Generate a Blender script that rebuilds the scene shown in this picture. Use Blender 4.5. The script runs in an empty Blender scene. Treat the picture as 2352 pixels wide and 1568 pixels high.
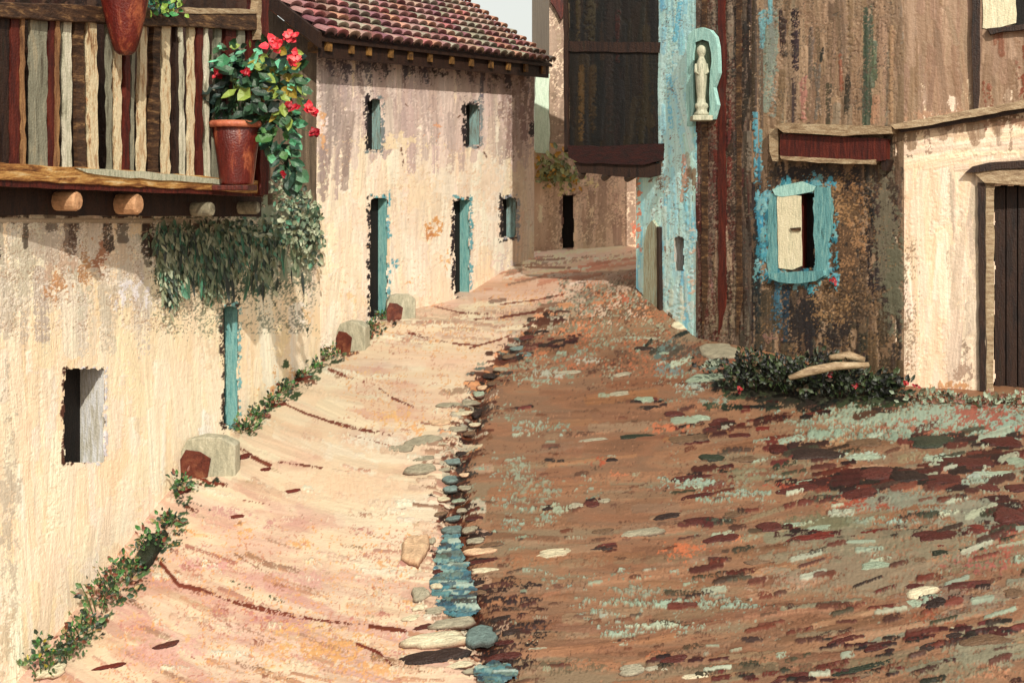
import bpy, math, random
import numpy as np
from mathutils import Vector
R = random.Random(7); NR = np.random.RandomState(11)
F, CX, HY = 2352.0, 1176.0, 440.0          # focal length / principal point of the 2352-wide sheet used for measuring
C = bpy.context.scene.collection
sc = bpy.context.scene
# ------------------------------------------------------------------ colour + noise helpers
def lin(c):
    c = np.asarray(c, float)/255.0
    return np.where(c <= .04045, c/12.92, ((c+.055)/1.055)**2.4)
def alb(c, e=1.0):
    v = np.clip(lin(c)/np.asarray(e, float)/1.06, 0.004, 3); return v*np.minimum(1, .86/v.max())
def _h(ix, iy, s):
    n = (ix.astype(np.int64)*374761393 + iy.astype(np.int64)*668265263 + s*1442695041) & 0x7fffffff
    n = ((n ^ (n >> 13))*1274126177) & 0x7fffffff
    return ((n ^ (n >> 16)) & 0xffff)/65535.0
def vn(x, y, s=0):
    ix = np.floor(x); iy = np.floor(y); fx = x-ix; fy = y-iy
    fx = fx*fx*(3-2*fx); fy = fy*fy*(3-2*fy)
    a = _h(ix, iy, s); b = _h(ix+1, iy, s); c = _h(ix, iy+1, s); d = _h(ix+1, iy+1, s)
    return (a*(1-fx)+b*fx)*(1-fy)+(c*(1-fx)+d*fx)*fy
def fbm(x, y, s=0, o=3):
    t = 0; a = .5; n = 0
    for k in range(o):
        t = t+a*vn(x*2**k, y*2**k, s+k*17); n += a; a *= .5
    return t/n
# ------------------------------------------------------------------ terrain
ctrl = [(60,1540,8.0),(430,1100,10.2),(545,985,11.4),(700,860,13.2),(735,830,14),(870,735,15.1),(1065,680,17),(1225,592,19),
        (1300,574,21),(1465,562,21),(1465,668,14.8),(1600,775,13.3),(1720,802,12.6),(2060,885,11.4),(2352,905,10.9),
        (1200,735,14.8),(1300,682,15.8),(1250,640,17.0),(1350,642,16.6),(1400,605,18.4),(1300,600,18.8),(1100,1568,7.0),(2352,1568,6.2),(1700,1568,6.7)]
def W(px, py, Y): return ((px-CX)/F*Y, Y, -(py-HY)/F*Y)
cp = np.array([W(*c) for c in ctrl])
cp = np.vstack([cp, [[-6, 4, -4.9], [5, 3, -4.0], [-9, 14, -2.6], [9, 12, -2.2], [-3, 26, -.9], [6, 26, -.8]]])
def _U(r2): return np.where(r2 > 1e-9, r2*np.log(np.maximum(r2, 1e-9)), 0)
_n = len(cp)
K = _U(((cp[:, None, :2]-cp[None, :, :2])**2).sum(-1)) + np.eye(_n)*.02
Pm = np.hstack([np.ones((_n, 1)), cp[:, :2]])
_w = np.linalg.solve(np.vstack([np.hstack([K, Pm]), np.hstack([Pm.T, np.zeros((3, 3))])]), np.r_[cp[:, 2], 0, 0, 0])
def gz(x, y):
    x = np.clip(np.asarray(x, float), -9, 9); y = np.clip(np.asarray(y, float), 3, 26)
    z = _w[_n]+_w[_n+1]*x+_w[_n+2]*y
    for k in range(_n): z = z+_w[k]*_U((x-cp[k, 0])**2+(y-cp[k, 1])**2)
    return z
def ghit(px, py):
    a = (np.asarray(px, float)-CX)/F; b = -(np.asarray(py, float)-HY)/F
    a, b = np.broadcast_arrays(a, b)
    lo = np.full(a.shape, 2.5); hi = np.full(a.shape, 2.5); done = np.zeros(a.shape, bool)
    Y = 2.5
    while Y < 40:                       # march to the first crossing
        Y2 = Y+.35
        f = b*Y2-gz(a*Y2, np.full(a.shape, Y2))
        new = (~done) & (f < 0)
        lo[new] = Y; hi[new] = Y2; done |= new
        lo[~done] = Y2; hi[~done] = Y2
        if done.all(): break
        Y = Y2
    for _ in range(12):
        m = (lo+hi)/2; f = b*m-gz(a*m, m)
        hi = np.where(f < 0, m, hi); lo = np.where(f < 0, lo, m)
    m = (lo+hi)/2
    return a*m, m
def G(px, py):
    x, y = ghit(np.array([px]), np.array([py]))
    return Vector((float(x[0]), float(y[0]), float(gz(x, y)[0])))
# ------------------------------------------------------------------ object helpers
def tag(o, label=None, cat=None, group=None, kind=None):
    if label: o['label'] = label
    if cat: o['category'] = cat
    if group: o['group'] = group
    if kind: o['kind'] = kind
    return o
def thing(name, loc, label, cat, group=None):
    o = bpy.data.objects.new(name, None); C.objects.link(o); o.location = loc
    o.empty_display_size = .2
    return tag(o, label, cat, group)
def wloc(o):
    v = Vector((0, 0, 0))
    while o is not None: v = v+Vector(o.location); o = o.parent
    return v
class MB:
    def __init__(s): s.v = []; s.f = []; s.c = []
    def add(s, vs, fs, col=None):
        n = len(s.v); s.v += [tuple(v) for v in vs]; s.f += [tuple(i+n for i in f) for f in fs]
        if col is not None: s.c += [tuple(col)]*len(vs)
    def hexa(s, p, col=None):      # 8 points, bottom 4 then top 4
        s.add(p, [(3,2,1,0),(4,5,6,7),(0,1,5,4),(1,2,6,5),(2,3,7,6),(3,0,4,7)], col)
    def box(s, c, sz, col=None):
        x, y, z = c; a, b, d = sz[0]/2, sz[1]/2, sz[2]/2
        s.hexa([(x-a,y-b,z-d),(x+a,y-b,z-d),(x+a,y+b,z-d),(x-a,y+b,z-d),(x-a,y-b,z+d),(x+a,y-b,z+d),(x+a,y+b,z+d),(x-a,y+b,z+d)], col)
    def tube(s, pts, rad, n=7, col=None, cap=True):
        rings = []
        for i, p in enumerate(pts):
            p = Vector(p); a = Vector(pts[max(0, i-1)]); b = Vector(pts[min(len(pts)-1, i+1)])
            t = (b-a).normalized(); u = t.cross(Vector((0, 0, 1)))
            if u.length < .1: u = t.cross(Vector((1, 0, 0)))
            u.normalize(); w = t.cross(u)
            r = rad[i] if hasattr(rad, '__len__') else rad
            rings.append([p+(u*math.cos(2*math.pi*k/n)+w*math.sin(2*math.pi*k/n))*r for k in range(n)])
        vs = [v for r_ in rings for v in r_]; fs = []
        for i in range(len(pts)-1):
            for k in range(n):
                fs.append((i*n+k, i*n+(k+1) % n, (i+1)*n+(k+1) % n, (i+1)*n+k))
        if cap: fs.append(tuple(range(n))[::-1]); fs.append(tuple((len(pts)-1)*n+k for k in range(n)))
        s.add(vs, fs, col)
    def lathe(s, base, prof, n=20, col=None, wob=0):
        vs = []; fs = []
        for i, (r, z) in enumerate(prof):
            for k in range(n):
                a = 2*math.pi*k/n; rr = r*(1+wob*math.sin(3*a+i*.6))
                vs.append((base[0]+rr*math.cos(a), base[1]+rr*math.sin(a), base[2]+z))
        for i in range(len(prof)-1):
            for k in range(n): fs.append((i*n+k, i*n+(k+1) % n, (i+1)*n+(k+1) % n, (i+1)*n+k))
        s.add(vs, fs, col)
    def build(s, name, m, parent=None, smooth=False, bevel=0):
        me = bpy.data.meshes.new(name)
        off = wloc(parent) if parent is not None else Vector((0, 0, 0))
        me.from_pydata([(v[0]-off[0], v[1]-off[1], v[2]-off[2]) for v in s.v], [], s.f)
        if s.c and len(s.c) == len(s.v):
            ca = me.color_attributes.new('Col', 'FLOAT_COLOR', 'POINT')
            ca.data.foreach_set('color', np.array([(c[0], c[1], c[2], 1) for c in s.c], float).ravel())
        if smooth: me.polygons.foreach_set('use_smooth', [True]*len(me.polygons))
        me.materials.append(m); me.update()
        o = bpy.data.objects.new(name, me); C.objects.link(o)
        if parent is not None: o.parent = parent
        if bevel:
            b = o.modifiers.new('edge', 'BEVEL'); b.width = bevel; b.segments = 2; b.limit_method = 'ANGLE'
        return o
# ------------------------------------------------------------------ materials
def paint_nodes(m, colsock_builder, rough=.55, bump=.35, bscale=60, stretch=(1, 1, 1), spec=.3, var=.25):
    nt = m.node_tree; N = nt.nodes; L = nt.links
    b = N['Principled BSDF']; b.inputs['Roughness'].default_value = rough
    b.inputs['Specular IOR Level'].default_value = spec
    tc = N.new('ShaderNodeTexCoord')
    mp = N.new('ShaderNodeMapping'); mp.inputs['Scale'].default_value = stretch; L.new(tc.outputs['Object'], mp.inputs[0])
    col = colsock_builder(nt, mp)
    # dabs of slightly different pigment, then the fine tooth of the surface
    fine = N.new('ShaderNodeTexNoise'); fine.inputs['Scale'].default_value = bscale; fine.inputs['Detail'].default_value = 4
    L.new(tc.outputs['Object'], fine.inputs[0])
    st = N.new('ShaderNodeTexNoise'); st.inputs['Scale'].default_value = 14; st.inputs['Detail'].default_value = 5; L.new(mp.outputs[0], st.inputs[0])
    ad = N.new('ShaderNodeMath'); ad.operation = 'ADD'; L.new(fine.outputs[0], ad.inputs[0]); L.new(st.outputs[0], ad.inputs[1])
    mr = N.new('ShaderNodeMapRange'); mr.inputs['From Min'].default_value = .55; mr.inputs['From Max'].default_value = 1.45
    mr.inputs['To Min'].default_value = 1-var; mr.inputs['To Max'].default_value = 1+var; L.new(ad.outputs[0], mr.inputs[0])
    mx = N.new('ShaderNodeVectorMath'); mx.operation = 'SCALE'; L.new(col, mx.inputs[0]); L.new(mr.outputs[0], mx.inputs['Scale'])
    L.new(mx.outputs[0], b.inputs['Base Color'])
    bp = N.new('ShaderNodeBump'); bp.inputs['Strength'].default_value = bump; bp.inputs['Distance'].default_value = .02
    L.new(ad.outputs[0], bp.inputs['Height']); L.new(bp.outputs[0], b.inputs['Normal'])
def mat_attr(name, **k):
    m = bpy.data.materials.new(name); m.use_nodes = True
    def f(nt, mp):
        a = nt.nodes.new('ShaderNodeAttribute'); a.attribute_name = 'Col'; return a.outputs['Color']
    paint_nodes(m, f, **k); return m
def mat_pal(name, cols, scale=3, e=1.0, **k):
    m = bpy.data.materials.new(name); m.use_nodes = True
    def f(nt, mp):
        n = nt.nodes.new('ShaderNodeTexNoise'); n.inputs['Scale'].default_value = scale; n.inputs['Detail'].default_value = 7
        n.inputs['Roughness'].default_value = .68; n.inputs['Distortion'].default_value = .4
        nt.links.new(mp.outputs[0], n.inputs[0])
        r = nt.nodes.new('ShaderNodeValToRGB'); nt.links.new(n.outputs[0], r.inputs[0]); el = r.color_ramp.elements
        K_ = len(cols)
        for i, c in enumerate(cols):
            p = .33+.34*i/max(1, K_-1); a = alb(c, e)
            if i < 2: q = el[i]; q.position = p
            else: q = el.new(p)
            q.color = (a[0], a[1], a[2], 1)
        return r.outputs[0]
    paint_nodes(m, f, **k); return m
V = (6, 6, .8)        # vertical grain
E0 = 1.3
M = dict(
 paint=mat_attr('painted_surface', bscale=70, stretch=(5, 5, 1), bump=.28, var=.09),
 road=mat_attr('road_surface', bscale=55, stretch=(1.5, 4, 2), bump=.28, rough=.55, var=.08),
 leaf=mat_attr('leaf_paint', bscale=90, bump=.3, rough=.45, spec=.5),
 stone=mat_attr('stone_paint', bscale=60, stretch=(2, 6, 6), bump=.6, rough=.5),
 wood_dark=mat_pal('dark_timber', [(28,20,18),(46,30,25),(62,40,30),(42,34,26)], 3, 1.5, stretch=V),
 wood_maroon=mat_pal('maroon_timber', [(50,18,14),(84,30,22),(110,44,30)], 4, E0, stretch=V),
 wood_mid=mat_pal('brown_timber', [(44,32,24),(66,46,34),(92,66,46),(150,116,78)], 3, E0, stretch=(2, 2, 8)),
 wood_pale=mat_pal('pale_weathered_timber', [(120,96,72),(166,142,112),(196,178,148)], 4, 1.2, stretch=(2, 2, 9)),
 ochre_rail=mat_pal('ochre_rail', [(70,36,24),(150,100,54),(206,158,92),(226,204,160)], 3, E0, stretch=(1.2, 1.2, 10)),
 dark=mat_pal('dark_interior', [(22,17,16),(30,23,21),(40,28,26)], 3, 1.7, stretch=V, rough=.7),
 teal=mat_pal('teal_limewash', [(88,150,150),(120,178,178),(146,196,190),(90,140,150)], 4, E0, stretch=V),
 grey_reveal=mat_pal('grey_reveal', [(168,164,148),(196,192,180),(214,216,220),(224,216,196)], 4, E0, stretch=V),
 terra=mat_pal('terracotta', [(84,22,18),(100,28,22),(116,36,26),(190,104,68)], 1.7, 1.5, stretch=(6, 6, .9), rough=.35, spec=.5),
 terra_rim=mat_pal('terracotta_rim', [(150,70,50),(196,112,84),(214,140,104)], 6, E0, rough=.4),
 joist=mat_pal('joist_end', [(150,112,80),(206,156,116),(220,176,134)], 9, E0),
 joist_grey=mat_pal('grey_joist_end', [(96,90,76),(136,128,108),(176,166,140)], 9, E0),
 soil=mat_pal('soil', [(30,24,20),(50,38,28)], 10, E0),
 white=mat_pal('pale_stone_figure', [(150,156,134),(206,206,180),(230,226,202)], 9, 1.5, stretch=V),
 cream=mat_pal('cream_shutter', [(206,204,176),(236,226,192),(246,236,206)], 5, E0, stretch=V),
 ground=mat_pal('earth', [(110,84,62),(140,104,78),(150,130,100)], .8, E0),
 grey_stone=mat_pal('grey_block', [(150,148,128),(176,172,150),(196,190,168)], 5, E0, stretch=(3, 3, 1)),
 red_stone=mat_pal('red_block_face', [(74,32,24),(112,52,38),(150,92,64)], 7, 1.6),
 plaster_dim=mat_pal('dim_plaster', [(96,84,70),(126,108,90),(150,132,110)], 2, E0, stretch=V),
 tan=mat_pal('tan_plaster', [(140,120,98),(168,146,120),(186,164,138)], 2, E0, stretch=V),
 cream_wall=mat_pal('cream_plaster', [(220,200,164),(244,222,184),(250,232,198)], 2, E0, stretch=V),
 ochre=mat_pal('ochre_rafter', [(66,46,32),(120,86,46),(170,124,66)], 9, E0),
 water=None)
def mk_water():
    m = bpy.data.materials.new('gutter_water'); m.use_nodes = True; nt = m.node_tree; b = nt.nodes['Principled BSDF']
    tc = nt.nodes.new('ShaderNodeTexCoord'); mp = nt.nodes.new('ShaderNodeMapping'); mp.inputs['Scale'].default_value = (3, 16, 3)
    n = nt.nodes.new('ShaderNodeTexNoise'); n.inputs['Scale'].default_value = 3; n.inputs['Detail'].default_value = 4; n.inputs['Distortion'].default_value = .6
    nt.links.new(tc.outputs['Object'], mp.inputs[0]); nt.links.new(mp.outputs[0], n.inputs[0])
    r = nt.nodes.new('ShaderNodeValToRGB'); el = r.color_ramp.elements
    for i, (p, c) in enumerate([(.32,(36,62,80)),(.42,(60,120,150)),(.52,(96,156,168)),(.62,(150,190,186)),(.7,(70,84,84))]):
        q = el[i] if i < 2 else el.new(p); q.position = p; a = alb(c, E0); q.color = (a[0], a[1], a[2], 1)
    nt.links.new(n.outputs[0], r.inputs[0]); nt.links.new(r.outputs[0], b.inputs['Base Color'])
    b.inputs['Roughness'].default_value = .18
    bp = nt.nodes.new('ShaderNodeBump'); bp.inputs['Strength'].default_value = .5; bp.inputs['Distance'].default_value = .03
    nt.links.new(n.outputs[0], bp.inputs['Height']); nt.links.new(bp.outputs[0], b.inputs['Normal'])
    return m
M['water'] = mk_water()
# ------------------------------------------------------------------ planes
class Plane:
    """vertical wall plane through two plan points, n faces the camera"""
    def __init__(s, a, b):
        s.a = np.array(a, float); s.b = np.array(b, float); d = s.b-s.a; s.len = np.hypot(*d); s.d = d/s.len
        s.n = np.array([s.d[1], -s.d[0]])
        if s.n @ (-s.a) < 0: s.n = -s.n
    def hit(s, px, py, off=0.0):
        a = (np.asarray(px, float)-CX)/F; k = s.n @ s.a+off
        Y = k/(s.n[0]*a+s.n[1])
        return a*Y, Y, -(np.asarray(py, float)-HY)/F*Y
    def P(s, px, py, off=0.0):
        x, y, z = s.hit(px, py, off); return Vector((float(x), float(y), float(z)))
    def N3(s): return Vector((s.n[0], s.n[1], 0))
def xy(px, Y): return ((px-CX)/F*Y, Y)
PL = Plane(xy(60, 8.0), xy(545, 11.4))             # lower left house
PL2 = Plane(xy(545, 11.4), xy(722, 13.6))
PF = Plane(xy(732, 14.0), xy(1225, 19.0))          # far white house
PE = Plane(xy(1225, 21.0), xy(1480, 21.0))         # end of street
PT = Plane(xy(1465, 14.8), xy(1600, 13.3))         # teal corner
PB = Plane(xy(1600, 13.3), xy(1725, 12.6))         # brown flank
PW = Plane(xy(1725, 12.6), xy(2060, 11.4))         # house with teal window
PC = Plane(xy(2060, 11.4), xy(2352, 10.9))         # cream house right
def slab(mb, pl, poly, o0, o1, wob=0.0, col=None):
    """prism on plane: silhouette poly (px,py) at offset o1, going back to o0"""
    pts = []
    n = len(poly)
    for i in range(n):
        a = poly[i]; b = poly[(i+1) % n]
        k = max(1, int(math.hypot(b[0]-a[0], b[1]-a[1])/22)) if wob else 1
        for j in range(k):
            t = j/k; pts.append((a[0]+(b[0]-a[0])*t+R.uniform(-wob, wob), a[1]+(b[1]-a[1])*t+R.uniform(-wob, wob)))
    fr = [pl.P(x, y, o1) for x, y in pts]; N3 = pl.N3()
    bk = [p-N3*(o1-o0) for p in fr]; m = len(pts)
    fs = [tuple(range(m)), tuple(range(2*m-1, m-1, -1))]+[(i, i+m, (i+1) % m+m, (i+1) % m) for i in range(m)]
    mb.add(fr+bk, fs, col)
def slab_obj(name, pl, poly, o0, o1, m, parent, wob=0.0, bevel=0):
    mb = MB(); slab(mb, pl, poly, o0, o1, wob); return mb.build(name, m, parent, bevel=bevel)
def rect(x0, y0, x1, y1): return [(x0, y0), (x1, y0), (x1, y1), (x0, y1)]
# ------------------------------------------------------------------ brushed surfaces (pigment + real relief per vertex)
class Sheet:
    def __init__(s, x0, x1, y0, y1, st, e):
        s.xs = np.arange(x0, x1+st*.5, st); s.ys = np.arange(y0, y1+st*.5, st); s.st = st; s.e = e
        s.X, s.Y = np.meshgrid(s.xs, s.ys); s.col = np.zeros(s.X.shape+(3,)); s.h = np.zeros(s.X.shape); s.seed = R.randint(0, 9999)
        s.tooth = vn(s.X/2.6, s.Y/2.6, 5)*.55+vn(s.X/6.3, s.Y/6.3, 9)*.45
    def base(s, cols, sx, sy, contrast=2.2):
        n = np.clip((fbm(s.X/sx, s.Y/sy, s.seed, 4)-.5)*contrast+.5, 0, .9999)*(len(cols)-1)
        i = n.astype(int); f = (n-i)[..., None]; a = np.array([alb(c, s.e) for c in cols])
        s.col = a[i]*(1-f)+a[np.minimum(i+1, len(cols)-1)]*f
    def stroke(s, x0, y0, x1, y1, w, c, cover=.8, op=1.0, thick=1.0, jit=14):
        L = math.hypot(x1-x0, y1-y0)+1e-6; m = w*1.4+4
        i0, i1 = np.searchsorted(s.xs, [min(x0, x1)-m, max(x0, x1)+m]); j0, j1 = np.searchsorted(s.ys, [min(y0, y1)-m, max(y0, y1)+m])
        if i1 <= i0 or j1 <= j0: return
        X = s.X[j0:j1, i0:i1]; Y = s.Y[j0:j1, i0:i1]; ux, uy = (x1-x0)/L, (y1-y0)/L; sd = R.randint(0, 99999)
        t = (X-x0)*ux+(Y-y0)*uy; d = -(X-x0)*uy+(Y-y0)*ux
        ed = vn(t/9, d/9, sd)*.7+vn(t/4, d/4, sd+3)*.3
        tt = np.clip(t, 0, L); r = np.hypot(t-tt, d)/(w*.5)
        streak = vn(d/2.4+40, t/(L*.6+20), sd+7)                    # bristle marks
        dry = cover-.65*np.clip(t/L, 0, 1)*(1-cover)
        k = (r < .72+.55*ed) & (s.tooth[j0:j1, i0:i1]*.75+streak*.25 < .12+dry*.9)
        if not k.any(): return
        jl = R.uniform(-jit, jit)*.8; cc = np.array([c[q]+jl+R.uniform(-jit, jit)*.18 for q in range(3)])
        a = alb(np.clip(cc, 4, 250), s.e)*(1+(streak[..., None]-.5)*.42)
        kk = (k*op)[..., None]; cur = s.col[j0:j1, i0:i1]
        s.col[j0:j1, i0:i1] = cur*(1-kk)+a*kk
        hh = s.h[j0:j1, i0:i1]; s.h[j0:j1, i0:i1] = np.where(k, hh*.5+thick*(.5+streak*.8)*(1-.4*np.clip(r, 0, 1)), hh)
    def blob(s, cx, cy, rx, ry, c, cover=.6, op=1.0, soft=.5, sc_=12, stretch=1, jit=8, thick=.6):
        i0, i1 = np.searchsorted(s.xs, [cx-rx*1.3, cx+rx*1.3]); j0, j1 = np.searchsorted(s.ys, [cy-ry*1.3, cy+ry*1.3])
        if i1 <= i0 or j1 <= j0: return
        X = s.X[j0:j1, i0:i1]; Y = s.Y[j0:j1, i0:i1]; sd = R.randint(0, 99999)
        r = np.hypot((X-cx)/rx, (Y-cy)/ry)
        n = (fbm(X/sc_, Y/(sc_*stretch), sd, 3)-.5)*1.5+.5; n = n*.5+((s.tooth[j0:j1, i0:i1]-.5)*1.2+.5)*.5
        k = (n < .24+cover*.62-np.clip(r-(1-soft), 0, 9)*.55) & (r < 1.3)
        jl = R.uniform(-jit, jit); a = alb(np.clip([c[q]+jl+R.uniform(-jit, jit)*.3 for q in range(3)], 4, 250), s.e)*(.88+.24*vn(X/3, Y/20, sd+4)[..., None])
        kk = (k*op)[..., None]; s.col[j0:j1, i0:i1] = s.col[j0:j1, i0:i1]*(1-kk)+a*kk
        hh = s.h[j0:j1, i0:i1]; s.h[j0:j1, i0:i1] = np.where(k, hh*.5+thick, hh)
    def speck(s, box, pal, dens=.2, size=2.4, reg=30, op=.7, inside=None):
        i0, i1 = np.searchsorted(s.xs, [box[0], box[2]]); j0, j1 = np.searchsorted(s.ys, [box[1], box[3]])
        if i1 <= i0 or j1 <= j0: return
        X = s.X[j0:j1, i0:i1]; Y = s.Y[j0:j1, i0:i1]
        fade = np.clip(np.minimum(np.minimum(X-box[0], box[2]-X), np.minimum(Y-box[1], box[3]-Y))/40, 0, 1)*(inside(X, Y) if inside else 1)
        for c in pal:
            sd = R.randint(0, 99999); g = np.clip((fbm(X/reg, Y/reg, sd, 3)-.5)*2.4+.5, 0, 1)
            k = vn(X/size, Y/size, sd+1) > 1-dens*g*.9*fade
            a = alb(c, s.e); kk = (k*op)[..., None]; s.col[j0:j1, i0:i1] = s.col[j0:j1, i0:i1]*(1-kk)+a*kk
            s.h[j0:j1, i0:i1] -= k*.3
    def ragged(s, x0, y0, x1, y1, lc, rc, n=26):
        # broken paint round an opening: lc down its left edge, rc down the right
        for _ in range(n):
            y = R.uniform(y0, y1); s.blob(x0+R.uniform(-5, 1), y, R.uniform(3, 7), R.uniform(8, 22), lc, R.uniform(.35, .6), thick=.8)
            y = R.uniform(y0, y1); s.blob(x1+R.uniform(-1, 6), y, R.uniform(3, 7), R.uniform(8, 22), rc, R.uniform(.3, .55), thick=.8)
        for _ in range(n//4): s.blob(R.uniform(x0, x1), y0+R.uniform(-6, 3), 9, 5, R.choice([lc, rc]), .5); s.blob(R.uniform(x0, x1), y1+R.uniform(-3, 6), 9, 6, R.choice([lc, rc]), .5)
    def scatter(s, n, box, pal, L, Wd, ang, cover=(.5, .9), inside=None, op=(.6, 1), thick=1):
        for _ in range(n):
            x = R.uniform(box[0], box[2]); y = R.uniform(box[1], box[3])
            if inside and not inside(x, y): continue
            a = math.radians(ang(x, y) if callable(ang) else ang)+R.gauss(0, .08); l = R.uniform(*L); w = R.uniform(*Wd)
            pc = pal(x, y) if callable(pal) else pal
            s.stroke(x-math.cos(a)*l/2, y-math.sin(a)*l/2, x+math.cos(a)*l/2, y+math.sin(a)*l/2, w, R.choice(pc), R.uniform(*cover), R.uniform(*op), thick)
    def mesh(s, name, pos, nrm, m, parent=None, keep=None, amp=.006):
        """pos: (X,Y,Z) arrays; nrm: arrays or constant; keep: face mask fn(px,py)"""
        x, y, z = pos; h = (s.h+fbm(s.X/4, s.Y/4, 3, 2)*.6)*amp
        off = wloc(parent) if parent is not None else Vector((0, 0, 0))
        co = np.stack([x+nrm[0]*h-off[0], y+nrm[1]*h-off[1], z+nrm[2]*h-off[2]], -1).reshape(-1, 3)
        ny, nx = s.X.shape; idx = np.arange(ny*nx).reshape(ny, nx)
        q = np.stack([idx[1:, :-1], idx[1:, 1:], idx[:-1, 1:], idx[:-1, :-1]], -1).reshape(-1, 4)
        if keep is not None:
            cx = (s.X[1:, 1:]+s.X[:-1, :-1])/2; cy = (s.Y[1:, 1:]+s.Y[:-1, :-1])/2
            q = q[keep(cx, cy).reshape(-1)]
        used = np.unique(q); remap = np.zeros(ny*nx, np.int64); remap[used] = np.arange(len(used)); q = remap[q]; co = co[used]
        col = np.concatenate([s.col.reshape(-1, 3)[used], np.ones((len(used), 1))], 1)
        me = bpy.data.meshes.new(name); me.vertices.add(len(co)); me.vertices.foreach_set('co', co.ravel())
        me.loops.add(q.size); me.loops.foreach_set('vertex_index', q.ravel().astype(np.int32))
        me.polygons.add(len(q)); me.polygons.foreach_set('loop_start', np.arange(0, q.size, 4, dtype=np.int32))
        me.polygons.foreach_set('loop_total', np.full(len(q), 4, np.int32)); me.update(calc_edges=True)
        ca = me.color_attributes.new('Col', 'FLOAT_COLOR', 'POINT'); ca.data.foreach_set('color', np.clip(col, 0, .9).ravel())
        me.polygons.foreach_set('use_smooth', [True]*len(q)); me.materials.append(m); me.validate(); me.update()
        o = bpy.data.objects.new(name, me); C.objects.link(o)
        if parent is not None: o.parent = parent
        return o
    def on_plane(s, name, pl, m, parent, keep=None, amp=.006, off=0.0):
        x, y, z = pl.hit(s.X, s.Y, off); return s.mesh(name, (x, y, z), (pl.n[0], pl.n[1], 0), m, parent, keep, amp)
def holes(*rs):
    def f(X, Y):
        k = np.ones(X.shape, bool)
        for i, (x0, y0, x1, y1) in enumerate(rs):
            w = min(6., (x1-x0)*.14); ja = (vn(Y/17, Y*0, i+71)-.3)*w; jb = (vn(Y/17, Y*0, i+91)-.3)*w; jt = (vn(X/8, X*0, i+31)-.2)*w
            arch = (x1-x0)*(.16 if x1-x0 < 60 else 0)*(np.abs((X-(x0+x1)/2)/((x1-x0)/2))**3)
            k &= ~((X > x0+ja) & (X < x1-jb) & (Y > y0+jt+arch) & (Y < y1-jt*.6))
        return k
    return f
def opening(pl, x0, y0, x1, y1, depth, parent, jamb_mat, back_mat, name='window', pane='pane', arch=False, far_left=False):
    """a real recess behind a hole in the wall: reveal, dark back"""
    N3 = pl.N3(); a = pl.P(x0, y0); b = pl.P(x1, y0); dirv = (b-a)
    zt0 = pl.P(x0, y0).z; zb0 = pl.P(x0, y1).z; A = [pl.P(x0, y1), pl.P(x1, y1), pl.P(x1, y0), pl.P(x0, y0)]
    g = .012; eg = [(-g*1, -g), (g, -g), (g, g), (-g, g)]; dn = dirv.normalized()
    Fp = [p+dn*e[0]+Vector((0, 0, e[1]))-N3*.004 for p, e in zip(A, eg)]; Bp = [p-N3*depth for p in Fp]
    mb = MB(); mb.add(Fp+Bp, [(0, 1, 5, 4), (1, 2, 6, 5), (2, 3, 7, 6), (3, 0, 4, 7)])
    # thickness outside so that the reveal is solid
    w = mb.build(name, jamb_mat, parent)
    mb = MB(); mb.add([p-N3*(depth-.004) for p in Fp], [(0, 1, 2, 3)]); mb.build(pane, back_mat, w)
    return w
# ================================================================== palettes
CREAM = [(252,230,190),(250,226,184),(253,238,208),(246,222,182),(250,232,200)]
# ================================================================== ROAD + FOOTPATH
gutter = [(1170,1900),(1135,1568),(1075,1430),(1030,1330),(1040,1220),(1030,1120),(1062,1020),(1092,930),(1105,880),(1170,800),(1235,745),(1290,692),(1350,655),(1440,625),(1480,600),(1490,500)]
gx = np.array([g[0] for g in gutter[::-1]], float); gy = np.array([g[1] for g in gutter[::-1]], float)
def gl(y): return np.interp(y, gy, gx)
S = Sheet(-320, 2680, 505, 1860, 2.6, (1.66, 1.62, 1.5))
is_left = S.X < gl(S.Y)
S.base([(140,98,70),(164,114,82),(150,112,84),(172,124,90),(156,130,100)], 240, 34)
cr = S.col.copy(); S.base([(222,172,150),(240,204,170),(252,226,188),(250,220,180),(236,190,158)], 170, 50); S.col = np.where(is_left[..., None], S.col, cr)  # brown right half holds the houses' shade, pale left half the sunlight
# the far end and the shade-toned strip under the right houses
def rpal(x, y):
    if y < 640: return [(240,212,180),(226,180,156),(196,140,104),(160,116,90),(238,200,170)]
    if x > 1700 and y > 1000: return [(150,134,104),(164,146,114),(150,104,76),(168,118,86),(148,152,126),(176,124,92),(134,92,66),(196,150,112)]
    return [(160,110,78),(150,104,74),(172,120,86),(140,96,68),(164,130,100),(152,118,90),(178,122,84)]
def rang(x, y): return -6-8*np.clip((x-1500)/800, -1, 1) if y > 900 else -8
right_in = lambda x, y: x > gl(y)-6
left_in = lambda x, y: x < gl(y)-4
S.scatter(700, (1080, 560, 2680, 1860), rpal, (60, 260), (8, 26), rang, (.6, 1), right_in, (.4, .9), .8)
S.scatter(260, (1080, 700, 2680, 1860), [(112,70,50),(104,60,44),(92,58,42),(126,80,56),(60,52,40)], (20, 90), (4, 12), rang, (.3, .7), right_in, (.5, .9), .8)
def lpal(x, y):
    if y > 1330: return [(236,188,164),(226,170,152),(214,156,142),(244,206,176),(240,196,160),(250,218,184),(206,160,128)]
    if y > 1100 and x < 760: return [(240,196,172),(232,180,160),(246,210,180),(250,220,188),(222,176,150)]
    if y < 700: return [(250,214,186),(244,204,180),(236,190,160),(252,226,196),(226,176,140)]
    return [(253,228,190),(252,222,182),(250,216,178),(253,234,202),(246,206,172)]
def lang(x, y): return float(np.interp(x, [200, 500, 800, 1000, 1300], [34, 24, 14, 2, -6]))
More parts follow.
